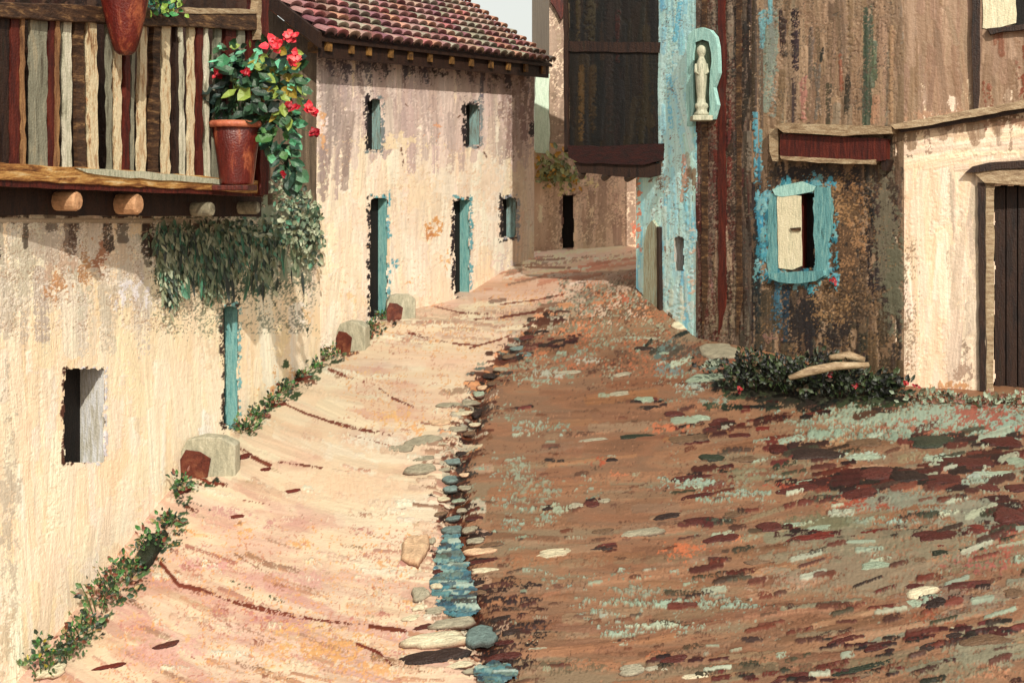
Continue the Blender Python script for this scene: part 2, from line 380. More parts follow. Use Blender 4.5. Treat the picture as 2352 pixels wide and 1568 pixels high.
S.scatter(800, (-300, 600, 1320, 1860), lpal, (60, 240), (14, 44), lang, (.7, 1), left_in, (.25, .65), .3)
rin = lambda X, Y: (X > gl(Y)+10)*1.0
S.speck((1040,640,2760,1960), [(112,66,46),(196,140,104),(80,56,42)], .12, 2.8, 60, .7, rin); S.speck((1500,900,2680,1500), [(166,178,152),(140,70,52)], .16, 3, 40, .7, rin)
S.speck((1040,600,1560,900), [(206,120,80),(90,56,42),(176,180,150)], .4, 3, 40, .8, rin)
# light broken strokes dragged over the dark half (pale green grey)
GG = [(168,186,160),(150,164,138),(178,196,172),(160,170,144)]
for (x, y, l, w, n) in [(1250,860,150,60,16),(1180,960,190,60,24),(1260,985,110,30,10),(1150,1110,150,130,30),(1230,1190,110,40,10),(1360,1120,70,60,8),(1420,790,180,60,14),(1330,700,140,40,8),
        (1480,1390,330,20,30),(1380,1335,260,40,18),(1640,1390,200,26,16),(1500,1450,240,16,20),(1420,1420,140,30,10),(1640,1120,200,30,18),(1560,1115,120,20,10),(1690,1140,140,22,12),(1770,1100,110,14,8),
        (1990,950,260,60,60),(2180,960,300,80,80),(2090,1000,320,30,30),(1890,990,140,40,22),(1830,960,100,30,8),(2290,950,140,90,40),(2290,1130,120,60,20),(2030,1210,180,36,20),(2130,1190,140,40,14),(2240,1250,120,90,24),
        (1320,820,160,20,8),(1530,930,70,20,6),(1600,900,60,22,8),(1690,880,80,20,8),(1570,850,70,40,12),(1550,800,90,30,10),(1180,1210,70,30,6)]:
    for _ in range(n*2):
        cx = x+R.uniform(-.5, .5)*l; cy = y+R.uniform(-.5, .5)*w; L = R.uniform(14, 60); a = -.12+R.gauss(0, .12)
        S.stroke(cx-L/2, cy-a*L/2*-1, cx+L/2, cy+a*L/2, R.uniform(4, 11), R.choice(GG), R.uniform(.2, .5), R.uniform(.7, 1), 1.4)
for (x, y, rx, ry, c, cv, a) in [(2180,965,230,40,(166,182,158),.82,0),(2120,1000,160,18,(160,176,152),.7,0),(1990,955,130,32,(164,178,152),.68,0),(1900,1000,70,18,(160,176,152),.6,0),(2300,975,90,50,(160,180,156),.6,0),(2060,1005,150,14,(150,166,144),.55,0),(1220,1130,80,50,(156,156,130),.42,0),(1190,1080,60,40,(160,166,140),.35,0),(1280,1170,50,16,(190,196,166),.45,0),
        (1560,1392,120,10,(176,196,172),.6,0),(1700,1396,110,9,(168,186,164),.45,0),(1440,1386,70,10,(160,176,150),.45,0),(1500,1440,110,10,(196,206,176),.5,0),(1420,1460,50,8,(176,190,164),.5,0),(1460,1360,90,20,(160,160,134),.4,0),(1640,1380,90,24,(156,160,134),.35,0),
        (1260,862,60,16,(190,186,160),.45,0),(1380,790,60,24,(150,152,128),.35,0),(1230,975,60,14,(170,178,154),.45,0),(1200,1000,40,8,(200,206,180),.4,0),(1340,830,40,12,(196,190,164),.4,0),(1640,925,50,14,(170,180,156),.55,0),(1590,890,40,16,(180,190,166),.6,0),(1535,850,50,20,(130,150,140),.5,0),(1540,835,44,10,(190,200,176),.45,0),
        (1600,1112,80,12,(168,188,164),.6,0),(1720,1135,90,12,(160,180,156),.5,0),(1640,1150,60,8,(156,176,150),.5,0),(2060,1205,60,12,(170,192,172),.55,0),(2160,1180,50,14,(150,176,160),.5,0),(2010,1275,40,14,(190,196,170),.5,0),(1980,1050,60,12,(190,206,180),.6,0),(2170,1055,50,12,(184,202,178),.6,0),(2250,1095,46,14,(190,206,184),.55,0),(1300,700,110,16,(160,160,132),.35,0),(1330,660,80,10,(150,156,130),.3,0)]:
    S.blob(x, y, rx, ry, c, cv, 1, .6, 8, .5, thick=1.5)
# dark maroon rows of cobbles, laid as overlapping dabs along shallow arcs
for (x0, y0, x1, y1, n, w) in [(1760,1030,1900,1050,12,22),(1800,1120,2240,1075,46,26),(1940,1100,2200,1110,26,24),(2080,1020,2352,1010,26,20),(2200,1060,2480,1040,24,26),(1560,1010,1680,1000,8,14),(1580,1098,1700,1080,10,14),(1780,1215,1930,1240,12,18),(1990,1225,2260,1225,22,16),(2240,1190,2480,1170,22,30),(1900,1150,2060,1120,12,18),
        (1580,1195,1700,1190,8,14),(2120,1385,2260,1345,14,18),(2080,1465,2280,1440,14,16),(1900,1480,2070,1490,14,14),(1500,1515,1600,1520,6,18),(1640,1545,1860,1560,14,18),(1900,1560,2200,1530,14,14),(2200,1480,2352,1440,12,20),(1320,1155,1420,1150,6,9),(1370,1260,1430,1255,4,12),(1180,940,1230,936,5,10),(1200,800,1330,780,12,12),(1150,840,1220,800,10,12),(1500,1000,1620,975,8,9),(1460,925,1530,915,6,10),(1640,980,1900,950,22,12),(1700,940,1820,930,10,12)]:
    for k in range(n):
        t = R.random(); x = x0+(x1-x0)*t; y = y0+(y1-y0)*t+R.gauss(0, w*.5); L = R.uniform(.9, 2.6)*w
        S.stroke(x-L/2, y+R.uniform(0, 3), x+L/2, y-L*.08, w*R.uniform(.35, .7), R.choice([(70,28,22),(56,26,20),(86,34,26),(48,26,22),(104,42,32),(42,32,24)]), R.uniform(.7, 1), 1, 1.4)
# orange / salmon pigment broken over it
for (x, y, rx, ry, c, cv) in [(1330,760,120,46,(222,138,92),.25),(1240,815,60,26,(214,132,88),.3),(1450,690,70,24,(206,110,76),.3),(1530,985,70,20,(226,134,94),.45),(1370,1060,40,20,(196,96,66),.35),(1420,1090,40,16,(230,140,96),.3),
        (1570,1270,70,34,(228,132,86),.5),(1700,1240,40,14,(228,140,96),.3),(1830,1120,90,20,(190,92,66),.5),(1990,1160,150,26,(186,92,64),.55),(2130,985,260,40,(172,92,70),.35),(2260,960,140,50,(180,92,72),.5),
        (2230,1300,150,60,(176,96,84),.35),(2310,1250,60,80,(176,90,70),.4),(2150,1420,100,30,(176,98,66),.4),(1500,1500,80,18,(214,130,88),.25),(2270,1540,110,30,(206,140,104),.4),(1230,1470,50,16,(220,140,98),.3),(1480,640,40,50,(196,90,60),.3),(1400,600,90,20,(226,140,100),.25)]:
    S.blob(x, y, rx, ry, c, cv, .9, .7, 14, .5)
for (x, y, rx, ry, c, cv) in [(1780,1330,220,40,(196,164,134),.5),(2080,1150,170,26,(146,150,126),.85),(2000,1310,240,70,(158,142,114),.85),(2220,1180,120,50,(150,152,128),.85),(2260,1500,140,40,(152,146,118),.85),(2040,1250,300,60,(156,146,118),.75),(1720,1090,160,50,(150,138,108),.55),(2150,1540,220,26,(150,142,112),.6),(2220,1380,180,60,(156,132,106),.6),(1700,1540,300,20,(104,88,62),.7),(1300,1530,160,26,(104,92,66),.5),(1900,1200,110,20,(122,116,84),.85),
        (1620,930,150,60,(132,92,70),.35),(1500,560,90,60,(150,112,88),.4)]:
    S.blob(x, y, rx, ry, c, cv, .8, .8, 26, .35)
# pale green-grey band against the right hand houses and the dark strip under the bush
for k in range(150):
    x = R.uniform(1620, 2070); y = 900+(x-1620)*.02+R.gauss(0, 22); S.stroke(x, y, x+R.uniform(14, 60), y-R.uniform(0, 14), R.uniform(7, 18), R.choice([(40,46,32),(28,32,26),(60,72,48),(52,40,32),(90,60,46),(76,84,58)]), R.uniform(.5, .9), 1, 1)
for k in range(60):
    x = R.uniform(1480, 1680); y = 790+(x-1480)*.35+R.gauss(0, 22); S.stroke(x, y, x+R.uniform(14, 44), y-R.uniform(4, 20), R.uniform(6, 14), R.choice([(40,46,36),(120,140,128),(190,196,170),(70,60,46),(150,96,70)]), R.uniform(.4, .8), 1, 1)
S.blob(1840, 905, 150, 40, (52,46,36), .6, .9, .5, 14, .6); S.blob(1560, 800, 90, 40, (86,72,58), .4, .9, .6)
# left path: joints, orange flecks, pink washes
for (x, y, rx, ry, c, cv) in [(740,1490,230,70,(242,176,104),.5),(690,1440,150,40,(246,186,116),.4),(860,1540,150,40,(238,172,110),.45),(450,1225,70,24,(244,164,92),.3),(560,1225,60,20,(250,180,110),.35),(690,1250,80,30,(246,182,116),.3),(640,1330,60,40,(240,166,104),.25),
        (900,960,110,50,(250,190,120),.35),(960,985,60,36,(246,178,110),.4),(1000,700,60,20,(240,176,120),.3),(850,860,90,30,(246,200,140),.3),(880,750,80,22,(220,180,130),.3),(1180,640,90,30,(236,150,96),.3),(1110,690,60,16,(232,160,110),.3),
        (540,1400,180,40,(206,130,116),.4),(620,1430,120,40,(196,118,104),.35),(520,1180,120,26,(214,160,144),.45),(480,1300,150,30,(220,160,148),.5),(660,1330,180,40,(228,176,158),.5),(380,1500,140,60,(240,190,168),.6),
        (1280,600,110,18,(248,222,196),.6),(1340,585,120,14,(236,206,178),.6),(1230,610,60,14,(150,124,102),.5),(1120,1000,20,60,(130,80,50),.4),(800,1120,220,60,(252,216,176),.6),(860,1020,120,30,(253,232,200),.7),(880,1360,120,60,(236,208,176),.5),(1010,640,120,14,(200,172,146),.3)]:
    S.blob(x, y, rx, ry, c, cv, .85, .8, 12, .7)
S.scatter(80, (150, 1230, 1000, 1700), [(200,140,116),(190,126,104),(214,158,134),(176,130,100),(206,150,112),(160,120,90)], (40, 150), (6, 18), lang, (.35, .75), left_in, (.6, .95), .9)
for _ in range(70): S.blob(R.uniform(250, 980), R.uniform(1180, 1568), R.uniform(14, 60), R.uniform(8, 24), R.choice([(240,174,108),(220,160,146),(206,134,120),(236,190,160),(248,200,140),(170,110,84)]), R.uniform(.25, .5), .8, .8, 9, .5)
S.scatter(60, (700, 700, 1200, 800), [(226,196,164),(206,166,140),(240,206,176),(190,150,124)], (40, 140), (5, 12), lang, (.4, .8), left_in, (.6, .95), .9)
# green foot of the wall, on the ground
for (xa, ya), (xb, yb) in zip([(60,1560),(200,1440),(330,1290),(400,1180),(430,1110),(550,990),(640,910),(730,840),(830,770)], [(200,1440),(330,1290),(400,1180),(430,1110),(480,1100),(640,910),(730,840),(830,770),(900,730)]):
    for k in range(int(math.hypot(xb-xa, yb-ya)/5)):
        t = R.random(); wd_ = 26 if ya > 1200 else 14; x = xa+(xb-xa)*t+R.gauss(wd_*.8, wd_*.6); y = ya+(yb-ya)*t+R.gauss(4, 5)
        S.stroke(x, y, x+R.uniform(-10, 24), y+R.uniform(-14, 8), R.uniform(5, 13), R.choice([(52,76,46),(40,58,40),(84,104,64),(36,44,34),(110,124,84),(70,92,60),(120,70,48)]), R.uniform(.4, .85), 1, 1)
for _ in range(150):
    x = R.uniform(300, 1150); y = R.uniform(760, 1540)
    if x < gl(y)-10: S.stroke(x, y, x+R.uniform(30, 110), y+R.uniform(2, 26)*(1 if x < 800 else .2), R.uniform(8, 20), R.choice([(254,236,204),(252,228,192),(248,214,178),(236,196,164)]), R.uniform(.3, .6), .9, 2.2)
S.speck((200, 1180, 1040, 1620), [(244,176,110),(214,150,120)], .26, 3, 40, .9, lambda X, Y: (X < gl(Y)-10)*1.0)
S.speck((760, 640, 1300, 1000), [(240,180,120),(214,160,130)], .3, 3, 40, .9, lambda X, Y: (X < gl(Y)-10)*1.0)
def poly(s, pts, w, c, cov=.6, th=.6):
    for a, b in zip(pts[:-1], pts[1:]):
        s.stroke(a[0], a[1], b[0], b[1], w*R.uniform(.6, 1.3), c, cov*R.uniform(.6, 1.2), 1, th)
JR = (128,58,38)
for pts, w in [([(645,925),(700,950),(760,970),(840,990),(900,1000)],7),([(755,850),(800,868),(860,885),(900,915),(950,935)],6),([(940,765),(990,780),(1040,790),(1100,795)],7),([(1000,705),(1060,720),(1130,722)],4),([(1080,800),(1150,780),(1200,762)],4),
        ([(370,1295),(410,1345),(460,1355),(540,1385),(620,1405),(700,1420),(770,1430),(850,1440),(930,1450)],9),([(550,1030),(580,1050),(620,1070)],9),([(440,1090),(480,1110),(520,1115)],7),([(560,1150),(620,1160)],4),
        ([(640,1062),(690,1068),(740,1076)],5),([(1090,735),(1150,730),(1240,716)],5),([(800,1000),(860,1015),(920,1035)],3),([(820,1480),(870,1500),(900,1530)],6),([(1150,700),(1230,690),(1300,676)],5)]:
    poly(S, pts, w, JR, .8)
for pts, w in [([(530,1335),(570,1350),(620,1370),(690,1400)],8),([(430,1150),(500,1180)],6),([(470,1190),(510,1210)],16),([(640,1400),(690,1412)],8)]: poly(S, pts, w, (62,74,48), .4)
S.scatter(70, (1180, 572, 1470, 650), [(244,214,186),(236,196,170),(250,222,196),(214,150,120),(170,130,104)], (40, 110), (4, 9), -8, (.5, .9), None, (.8, 1), 1)
S.speck((1260, 620, 1520, 760), [(226,150,104),(120,90,70),(166,166,140),(240,206,176)], .6, 3, 30, .9)
# dark edge along the gutter: the channel's shadows brushed in as colour
for k in range(420):
    y = R.choice([R.uniform(860, 1560), R.uniform(700, 1560)]); sw = 6+max(0, y-860)*.045; x = float(gl(y))+R.gauss(6, sw*.8); L = R.uniform(6, 22)*(.6+y/1500)
    S.stroke(x-L/2, y, x+L/2, y+R.uniform(-5, 3), R.uniform(5, 13), R.choice([(84,40,26),(104,50,32),(62,36,26),(126,66,42),(50,34,28),(140,86,56)]), R.uniform(.45, .95), 1, 1)
for k in range(70):
    y = R.uniform(860, 1240); x = float(gl(y))+R.gauss(14, 7); S.stroke(x, y, x+R.uniform(-6, 6), y+R.uniform(12, 34), R.uniform(5, 10), R.choice([(70,34,24),(96,44,28),(120,62,38),(44,32,28)]), .7, 1, 1)
for k in range(160):
    y = R.uniform(700, 1060); x = float(gl(y))+R.gauss(-6, 20); S.stroke(x, y, x+R.uniform(10, 46), y+R.uniform(-5, 3), R.uniform(5, 12), R.choice([(88,44,30),(70,38,28),(150,110,84),(176,170,146),(206,190,164),(120,66,44),(100,110,100),(230,160,110)]), R.uniform(.4, .8), 1, 1.6)
for k in range(90):
    y = R.uniform(1000, 1560); x = float(gl(y))-R.uniform(10, 90); S.stroke(x, y, x+R.uniform(20, 60), y+R.uniform(-3, 6), R.uniform(6, 16), R.choice([(250,226,190),(226,190,156),(206,160,130),(240,206,172),(180,140,112)]), R.uniform(.4, .8), 1, 2)
for k in range(60):
    y = R.uniform(900, 1100); x = float(gl(y))-R.uniform(5, 70)*(1-abs(y-1000)/130); S.stroke(x, y, x+R.uniform(14, 40), y+R.uniform(-4, 8), R.uniform(5, 12), R.choice([(150,100,72),(170,124,94),(206,190,160),(120,76,54),(186,176,150)]), .6, 1, 1)
for k in range(130):
    y = R.uniform(720, 1568); x = float(gl(y))+R.uniform(-12, 40)*(.4+(y-700)/900); L = R.uniform(10, 46)
    S.stroke(x, y, x+L, y+R.uniform(-4, 3), R.uniform(4, 12), R.choice([(70,38,26),(96,50,32),(54,36,28),(120,66,40),(64,56,48)]), R.uniform(.35, .8), 1, 1)
for k in range(130):
    y = R.uniform(1330, 1540); x = R.triangular(1105, 1290, 1130)-(1540-y)*.22; S.stroke(x, y, x+R.uniform(10, 50), y+R.uniform(-5, 5), R.uniform(6, 16), R.choice([(62,36,28),(84,46,34),(50,34,28)]), R.uniform(.3, .7), 1, 1)
# scattered stones as flat pigment between the modelled ones
S.scatter(330, (1560, 960, 2680, 1860), [(104,44,32),(88,36,28),(76,34,28),(120,54,38),(60,40,32),(56,58,40),(176,190,164),(196,200,170)], (16, 70), (6, 17), rang, (.5, .95), None, (.8, 1), 1.6)
S.scatter(170, (1130, 640, 1700, 1860), [(104,56,40),(88,50,38),(166,176,150),(120,70,46),(186,180,150),(64,52,42)], (10, 40), (4, 10), rang, (.3, .8), None, (.7, 1), 1.4)
S.scatter(90, (300, 640, 1200, 1568), [(150,76,52),(176,108,80),(206,176,140),(214,150,120),(160,120,84)], (8, 34), (3, 8), lang, (.3, .7), left_in, (.6, .9), 1)
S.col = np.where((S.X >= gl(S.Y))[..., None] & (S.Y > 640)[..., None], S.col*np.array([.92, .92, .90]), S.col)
S.col = np.where(((S.Y < 628+np.clip(S.X-1300, -60, 400)*-.05) & (S.X > 1200))[..., None], np.minimum(S.col*np.array([1.9, 1.75, 1.7]), .86), S.col)  # far strip brightened in colour to offset the bay's cast shadow
print('road painted')
gxh, gyh = ghit(S.X, S.Y); gzh = gz(gxh, gyh)
dg = np.abs(S.X-gl(S.Y)-10)/np.maximum((S.Y-470)*.042, 3)
dip = np.exp(-dg**2)*.07*np.clip((S.Y-700)/200, 0, 1)
gzh = gzh-dip
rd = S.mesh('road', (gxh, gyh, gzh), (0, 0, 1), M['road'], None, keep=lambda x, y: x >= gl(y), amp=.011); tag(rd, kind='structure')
fp = S.mesh('footpath', (gxh, gyh, gzh+.002), (0, 0, 1), M['road'], None, keep=lambda x, y: x < gl(y), amp=.007); tag(fp, kind='structure')
# wide ground sheet under everything
mb = MB(); gxs = [-400,-120,-50,-25,-14,-10,-8,-6,-4,-2,0,2,4,6,8,10,14,25,50,120,400]; gys = [-300,-60,-20,-6,0,2,4,6,8,10,12,14,16,18,20,22,24,27,32,45,80,200,600]
vs = [(x, y, float(gz(x, y))-.13) for y in gys for x in gxs]; nx = len(gxs)
mb.add(vs, [(j*nx+i, j*nx+i+1, (j+1)*nx+i+1, (j+1)*nx+i) for j in range(len(gys)-1) for i in range(nx-1)])
tag(mb.build('ground', M['ground'], smooth=True), kind='structure')
# water in the gutter
WS = Sheet(960, 1240, 1215, 1600, 2.4, (1.9, 1.8, 1.8)); TW = [(66,112,132),(92,142,150),(120,160,160),(56,88,104),(150,182,174),(80,134,150),(110,130,120),(70,60,52)]
WS.base(TW, 40, 8, 2.2); WS.scatter(420, (960, 1215, 1240, 1600), TW+[(40,60,74),(190,204,190)], (24, 60), (5, 12), 0, (.6, 1), None, (.8, 1), 1)
wa = np.array([(1215,1030,1048),(1228,1020,1056),(1250,1010,1060),(1275,1004,1066),(1300,998,1074),(1325,992,1080),(1345,992,1088),(1365,996,1094),(1385,1000,1100),(1410,1020,1098),(1425,1060,1070)], float)
wxh, wyh = ghit(WS.X, WS.Y); wzh = gz(wxh, wyh)
def wkeep(X, Y): return (X > np.interp(Y, wa[:, 0], wa[:, 1])+(vn(Y/7, Y*0, 5)-.5)*14) & (X < np.interp(Y, wa[:, 0], wa[:, 2])+(vn(Y/7, Y*0, 8)-.5)*14) & (Y < 1422)
M['wet'] = mat_attr('wet_stream', bscale=50, rough=.2, bump=.35, spec=.6)
wt = WS.mesh('water', (wxh, wyh, wzh-.004), (0, 0, 1), M['wet'], None, keep=wkeep, amp=.012); tag(wt, kind='structure')
wt = WS.mesh('puddle', (wxh, wyh, wzh+.014), (0, 0, 1), M['wet'], None, keep=lambda X, Y: (np.hypot((X-1140)/52, (Y-1552)/26) < .8+.4*vn(X/12, Y/12, 6)), amp=.010); tag(wt, kind='structure')
# ================================================================== STONES
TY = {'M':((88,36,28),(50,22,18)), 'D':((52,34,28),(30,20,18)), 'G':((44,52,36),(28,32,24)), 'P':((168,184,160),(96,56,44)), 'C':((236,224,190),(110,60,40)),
      'T':((124,146,142),(76,80,76)), 'K':((244,206,168),(120,70,48)), 'R':((116,40,28),(66,24,20)), 'S':((180,172,148),(84,56,42)), 'B':((128,100,76),(66,44,34))}  # top colour, side colour: lit tops and shaded sides painted in
TN = {'M':'maroon','D':'dark brown','G':'dark mossy green','P':'pale green topped','C':'cream topped','T':'blue grey','K':'peach coloured','R':'brick red','S':'stone grey','B':'earth brown'}
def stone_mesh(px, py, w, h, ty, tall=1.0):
    # px,py = centre of what shows
    sd = R.randint(0, 9999); a = G(px-w/2, py+h*.3); b = G(px+w/2, py+h*.3); f = G(px, py+h*.5); k = G(px, py-h*.30)
    c = (f+k)/2; rx = (b-a).length/2; ry = max((k-f).length/2, .025); hz = h*.30*c.y/F*tall
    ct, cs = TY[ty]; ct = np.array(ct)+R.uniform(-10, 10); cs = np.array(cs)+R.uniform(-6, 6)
    mb = MB(); n = 16; rings = [(1.0, -.35), (1.0, .15), (.93, .6), (.78, .86), (.42, .97)]
    tilt = R.uniform(-.14, .14)
    rr = [(abs(math.cos(2*math.pi*q/n))**3.2+abs(math.sin(2*math.pi*q/n))**3.2)**(-1/3.2)*(1+.12*math.sin(2*2*math.pi*q/n+sd)+.08*math.sin(3*2*math.pi*q/n+sd*.7)+R.uniform(-.13, .13)) for q in range(n)]
    dn = Vector((0, 0, 1)); slope = (float(gz(c.x+rx, c.y))-float(gz(c.x-rx, c.y)))/(2*rx)
    for (s_, z_) in rings:
        for q in range(n):
            an = 2*math.pi*q/n; u = math.cos(an)*rr[q]*s_; v = math.sin(an)*rr[q]*s_
            zz = z_*hz*(1+R.uniform(-.12, .12))
            mb.v.append((u*rx, v*ry, zz+u*rx*(slope+tilt*.3)+v*ry*(k.z-f.z)/max(.05, 2*ry)))
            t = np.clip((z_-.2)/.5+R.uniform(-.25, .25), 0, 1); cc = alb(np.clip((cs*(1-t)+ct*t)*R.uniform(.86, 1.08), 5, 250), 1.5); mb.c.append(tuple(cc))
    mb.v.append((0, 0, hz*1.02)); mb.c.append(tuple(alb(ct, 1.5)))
    for i in range(len(rings)-1):
        for q in range(n): mb.f.append((i*n+q, i*n+(q+1) % n, (i+1)*n+(q+1) % n, (i+1)*n+q))
    t0 = (len(rings)-1)*n
    for q in range(n): mb.f.append((t0+q, t0+(q+1) % n, len(mb.v)-1))
    return mb, c
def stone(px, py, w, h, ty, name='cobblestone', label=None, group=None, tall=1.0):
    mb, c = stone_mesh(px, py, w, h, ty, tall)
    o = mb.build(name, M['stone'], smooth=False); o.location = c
    near = abs(px-gl(py)) < 90
    where = 'beside the central gutter' if near else ('set in the pale footpath' if px < gl(py) else ('near the houses on the right side' if py < 1000 else 'bedded in the lower right of the roadway' if px > 1700 else 'bedded in the middle of the roadway'))
    size = 'long' if w > 85 else ('small' if w < 45 else 'flat')
    tag(o, label or f'{size} {TN[ty]} cobblestone {where}', 'stone', group or f'{size} {TN[ty]} cobbles {where}')
    if label and not group: del o['group']
    return o
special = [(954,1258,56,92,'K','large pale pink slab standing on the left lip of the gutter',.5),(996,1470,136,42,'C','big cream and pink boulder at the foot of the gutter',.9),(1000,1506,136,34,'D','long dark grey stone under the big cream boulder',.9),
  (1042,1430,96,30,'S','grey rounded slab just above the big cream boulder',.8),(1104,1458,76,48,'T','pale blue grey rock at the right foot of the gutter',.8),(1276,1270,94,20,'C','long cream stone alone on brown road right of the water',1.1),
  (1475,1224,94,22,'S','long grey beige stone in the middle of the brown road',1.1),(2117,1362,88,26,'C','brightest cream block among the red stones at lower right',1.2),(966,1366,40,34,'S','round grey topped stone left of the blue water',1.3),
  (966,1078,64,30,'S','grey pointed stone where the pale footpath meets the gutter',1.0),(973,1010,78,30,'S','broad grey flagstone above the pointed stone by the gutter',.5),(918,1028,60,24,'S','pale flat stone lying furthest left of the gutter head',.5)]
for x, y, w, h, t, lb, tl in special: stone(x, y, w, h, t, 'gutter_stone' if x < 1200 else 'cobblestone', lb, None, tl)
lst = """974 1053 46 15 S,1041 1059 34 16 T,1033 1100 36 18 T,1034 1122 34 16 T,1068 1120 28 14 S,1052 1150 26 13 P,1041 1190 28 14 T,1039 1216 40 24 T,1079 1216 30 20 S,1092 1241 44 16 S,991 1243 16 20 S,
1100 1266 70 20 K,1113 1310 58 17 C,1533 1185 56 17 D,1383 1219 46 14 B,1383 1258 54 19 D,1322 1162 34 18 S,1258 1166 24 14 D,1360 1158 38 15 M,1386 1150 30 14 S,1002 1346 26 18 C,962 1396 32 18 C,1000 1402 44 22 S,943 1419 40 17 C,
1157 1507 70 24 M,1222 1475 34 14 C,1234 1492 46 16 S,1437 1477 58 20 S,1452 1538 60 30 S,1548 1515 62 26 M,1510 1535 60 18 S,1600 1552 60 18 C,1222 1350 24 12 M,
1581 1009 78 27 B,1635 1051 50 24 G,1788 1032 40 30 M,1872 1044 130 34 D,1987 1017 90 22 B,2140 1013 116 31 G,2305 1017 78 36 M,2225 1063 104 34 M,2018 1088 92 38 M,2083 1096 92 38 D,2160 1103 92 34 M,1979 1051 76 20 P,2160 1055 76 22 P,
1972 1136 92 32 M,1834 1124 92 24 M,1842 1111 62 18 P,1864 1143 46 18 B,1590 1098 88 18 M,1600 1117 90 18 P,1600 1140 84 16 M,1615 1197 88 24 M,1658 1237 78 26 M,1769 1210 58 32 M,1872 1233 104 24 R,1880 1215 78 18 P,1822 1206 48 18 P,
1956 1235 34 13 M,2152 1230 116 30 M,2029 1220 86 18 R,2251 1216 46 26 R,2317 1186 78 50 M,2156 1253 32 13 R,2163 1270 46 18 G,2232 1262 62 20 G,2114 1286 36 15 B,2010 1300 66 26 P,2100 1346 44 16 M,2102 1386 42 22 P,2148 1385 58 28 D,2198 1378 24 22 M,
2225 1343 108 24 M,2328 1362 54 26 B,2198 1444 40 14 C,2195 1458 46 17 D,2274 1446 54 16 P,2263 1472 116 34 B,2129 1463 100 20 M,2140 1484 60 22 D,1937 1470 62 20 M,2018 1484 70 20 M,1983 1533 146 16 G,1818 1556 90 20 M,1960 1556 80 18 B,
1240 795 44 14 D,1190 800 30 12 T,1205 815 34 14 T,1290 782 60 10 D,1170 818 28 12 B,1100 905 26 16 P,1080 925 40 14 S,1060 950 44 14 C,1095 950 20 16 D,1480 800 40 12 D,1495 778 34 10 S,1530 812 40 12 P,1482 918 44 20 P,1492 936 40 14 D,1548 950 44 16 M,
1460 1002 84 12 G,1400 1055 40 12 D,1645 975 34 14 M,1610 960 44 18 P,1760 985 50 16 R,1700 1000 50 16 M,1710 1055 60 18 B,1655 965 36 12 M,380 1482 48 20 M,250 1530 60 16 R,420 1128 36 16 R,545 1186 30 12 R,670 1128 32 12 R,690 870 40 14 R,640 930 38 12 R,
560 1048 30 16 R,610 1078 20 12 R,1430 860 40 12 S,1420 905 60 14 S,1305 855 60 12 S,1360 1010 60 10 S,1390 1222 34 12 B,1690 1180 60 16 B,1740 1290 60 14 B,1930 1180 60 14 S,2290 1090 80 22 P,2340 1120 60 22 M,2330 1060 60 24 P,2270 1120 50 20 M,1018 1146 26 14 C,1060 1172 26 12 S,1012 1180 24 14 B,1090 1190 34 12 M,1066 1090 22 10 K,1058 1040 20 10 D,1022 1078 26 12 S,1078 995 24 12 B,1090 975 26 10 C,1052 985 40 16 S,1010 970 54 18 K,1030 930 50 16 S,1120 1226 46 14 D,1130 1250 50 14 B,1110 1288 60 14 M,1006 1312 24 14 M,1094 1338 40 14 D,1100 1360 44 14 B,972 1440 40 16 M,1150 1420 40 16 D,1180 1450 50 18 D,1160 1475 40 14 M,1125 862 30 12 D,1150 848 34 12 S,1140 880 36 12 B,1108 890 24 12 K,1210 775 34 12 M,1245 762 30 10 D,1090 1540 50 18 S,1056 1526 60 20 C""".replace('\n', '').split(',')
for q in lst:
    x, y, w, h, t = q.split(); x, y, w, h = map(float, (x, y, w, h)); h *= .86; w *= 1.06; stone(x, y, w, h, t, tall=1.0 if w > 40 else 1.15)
# ================================================================== LEAVES
LE = [1.25]
def leaf(mb, p, L, Wd, dirv, up, c):
    d = dirv.normalized(); s_ = d.cross(up)
    if s_.length < .05: s_ = d.cross(Vector((1, .1, 0)))
    s_.normalize(); n = s_.cross(d)
    p = Vector(p); v = [p, p+d*L*.35+s_*Wd*.5, p+d*L*.75+s_*Wd*.32, p+d*L, p+d*L*.75-s_*Wd*.32, p+d*L*.35-s_*Wd*.5, p+d*L*.5-n*Wd*.18]
    k = len(mb.v); mb.v += [tuple(q) for q in v]; mb.f += [(k+i, k+(i+1) % 6, k+6) for i in range(6)]
    a = alb(c, LE[0]); mb.c += [tuple(a*R.uniform(.85, 1.15)) for _ in v]
GREEN = [(44,74,52),(30,56,46),(70,104,64),(36,64,44),(96,124,72),(58,110,84),(130,130,60),(24,40,36)]
def rv(s=1): return Vector((R.gauss(0, s), R.gauss(0, s), R.gauss(0, s)))
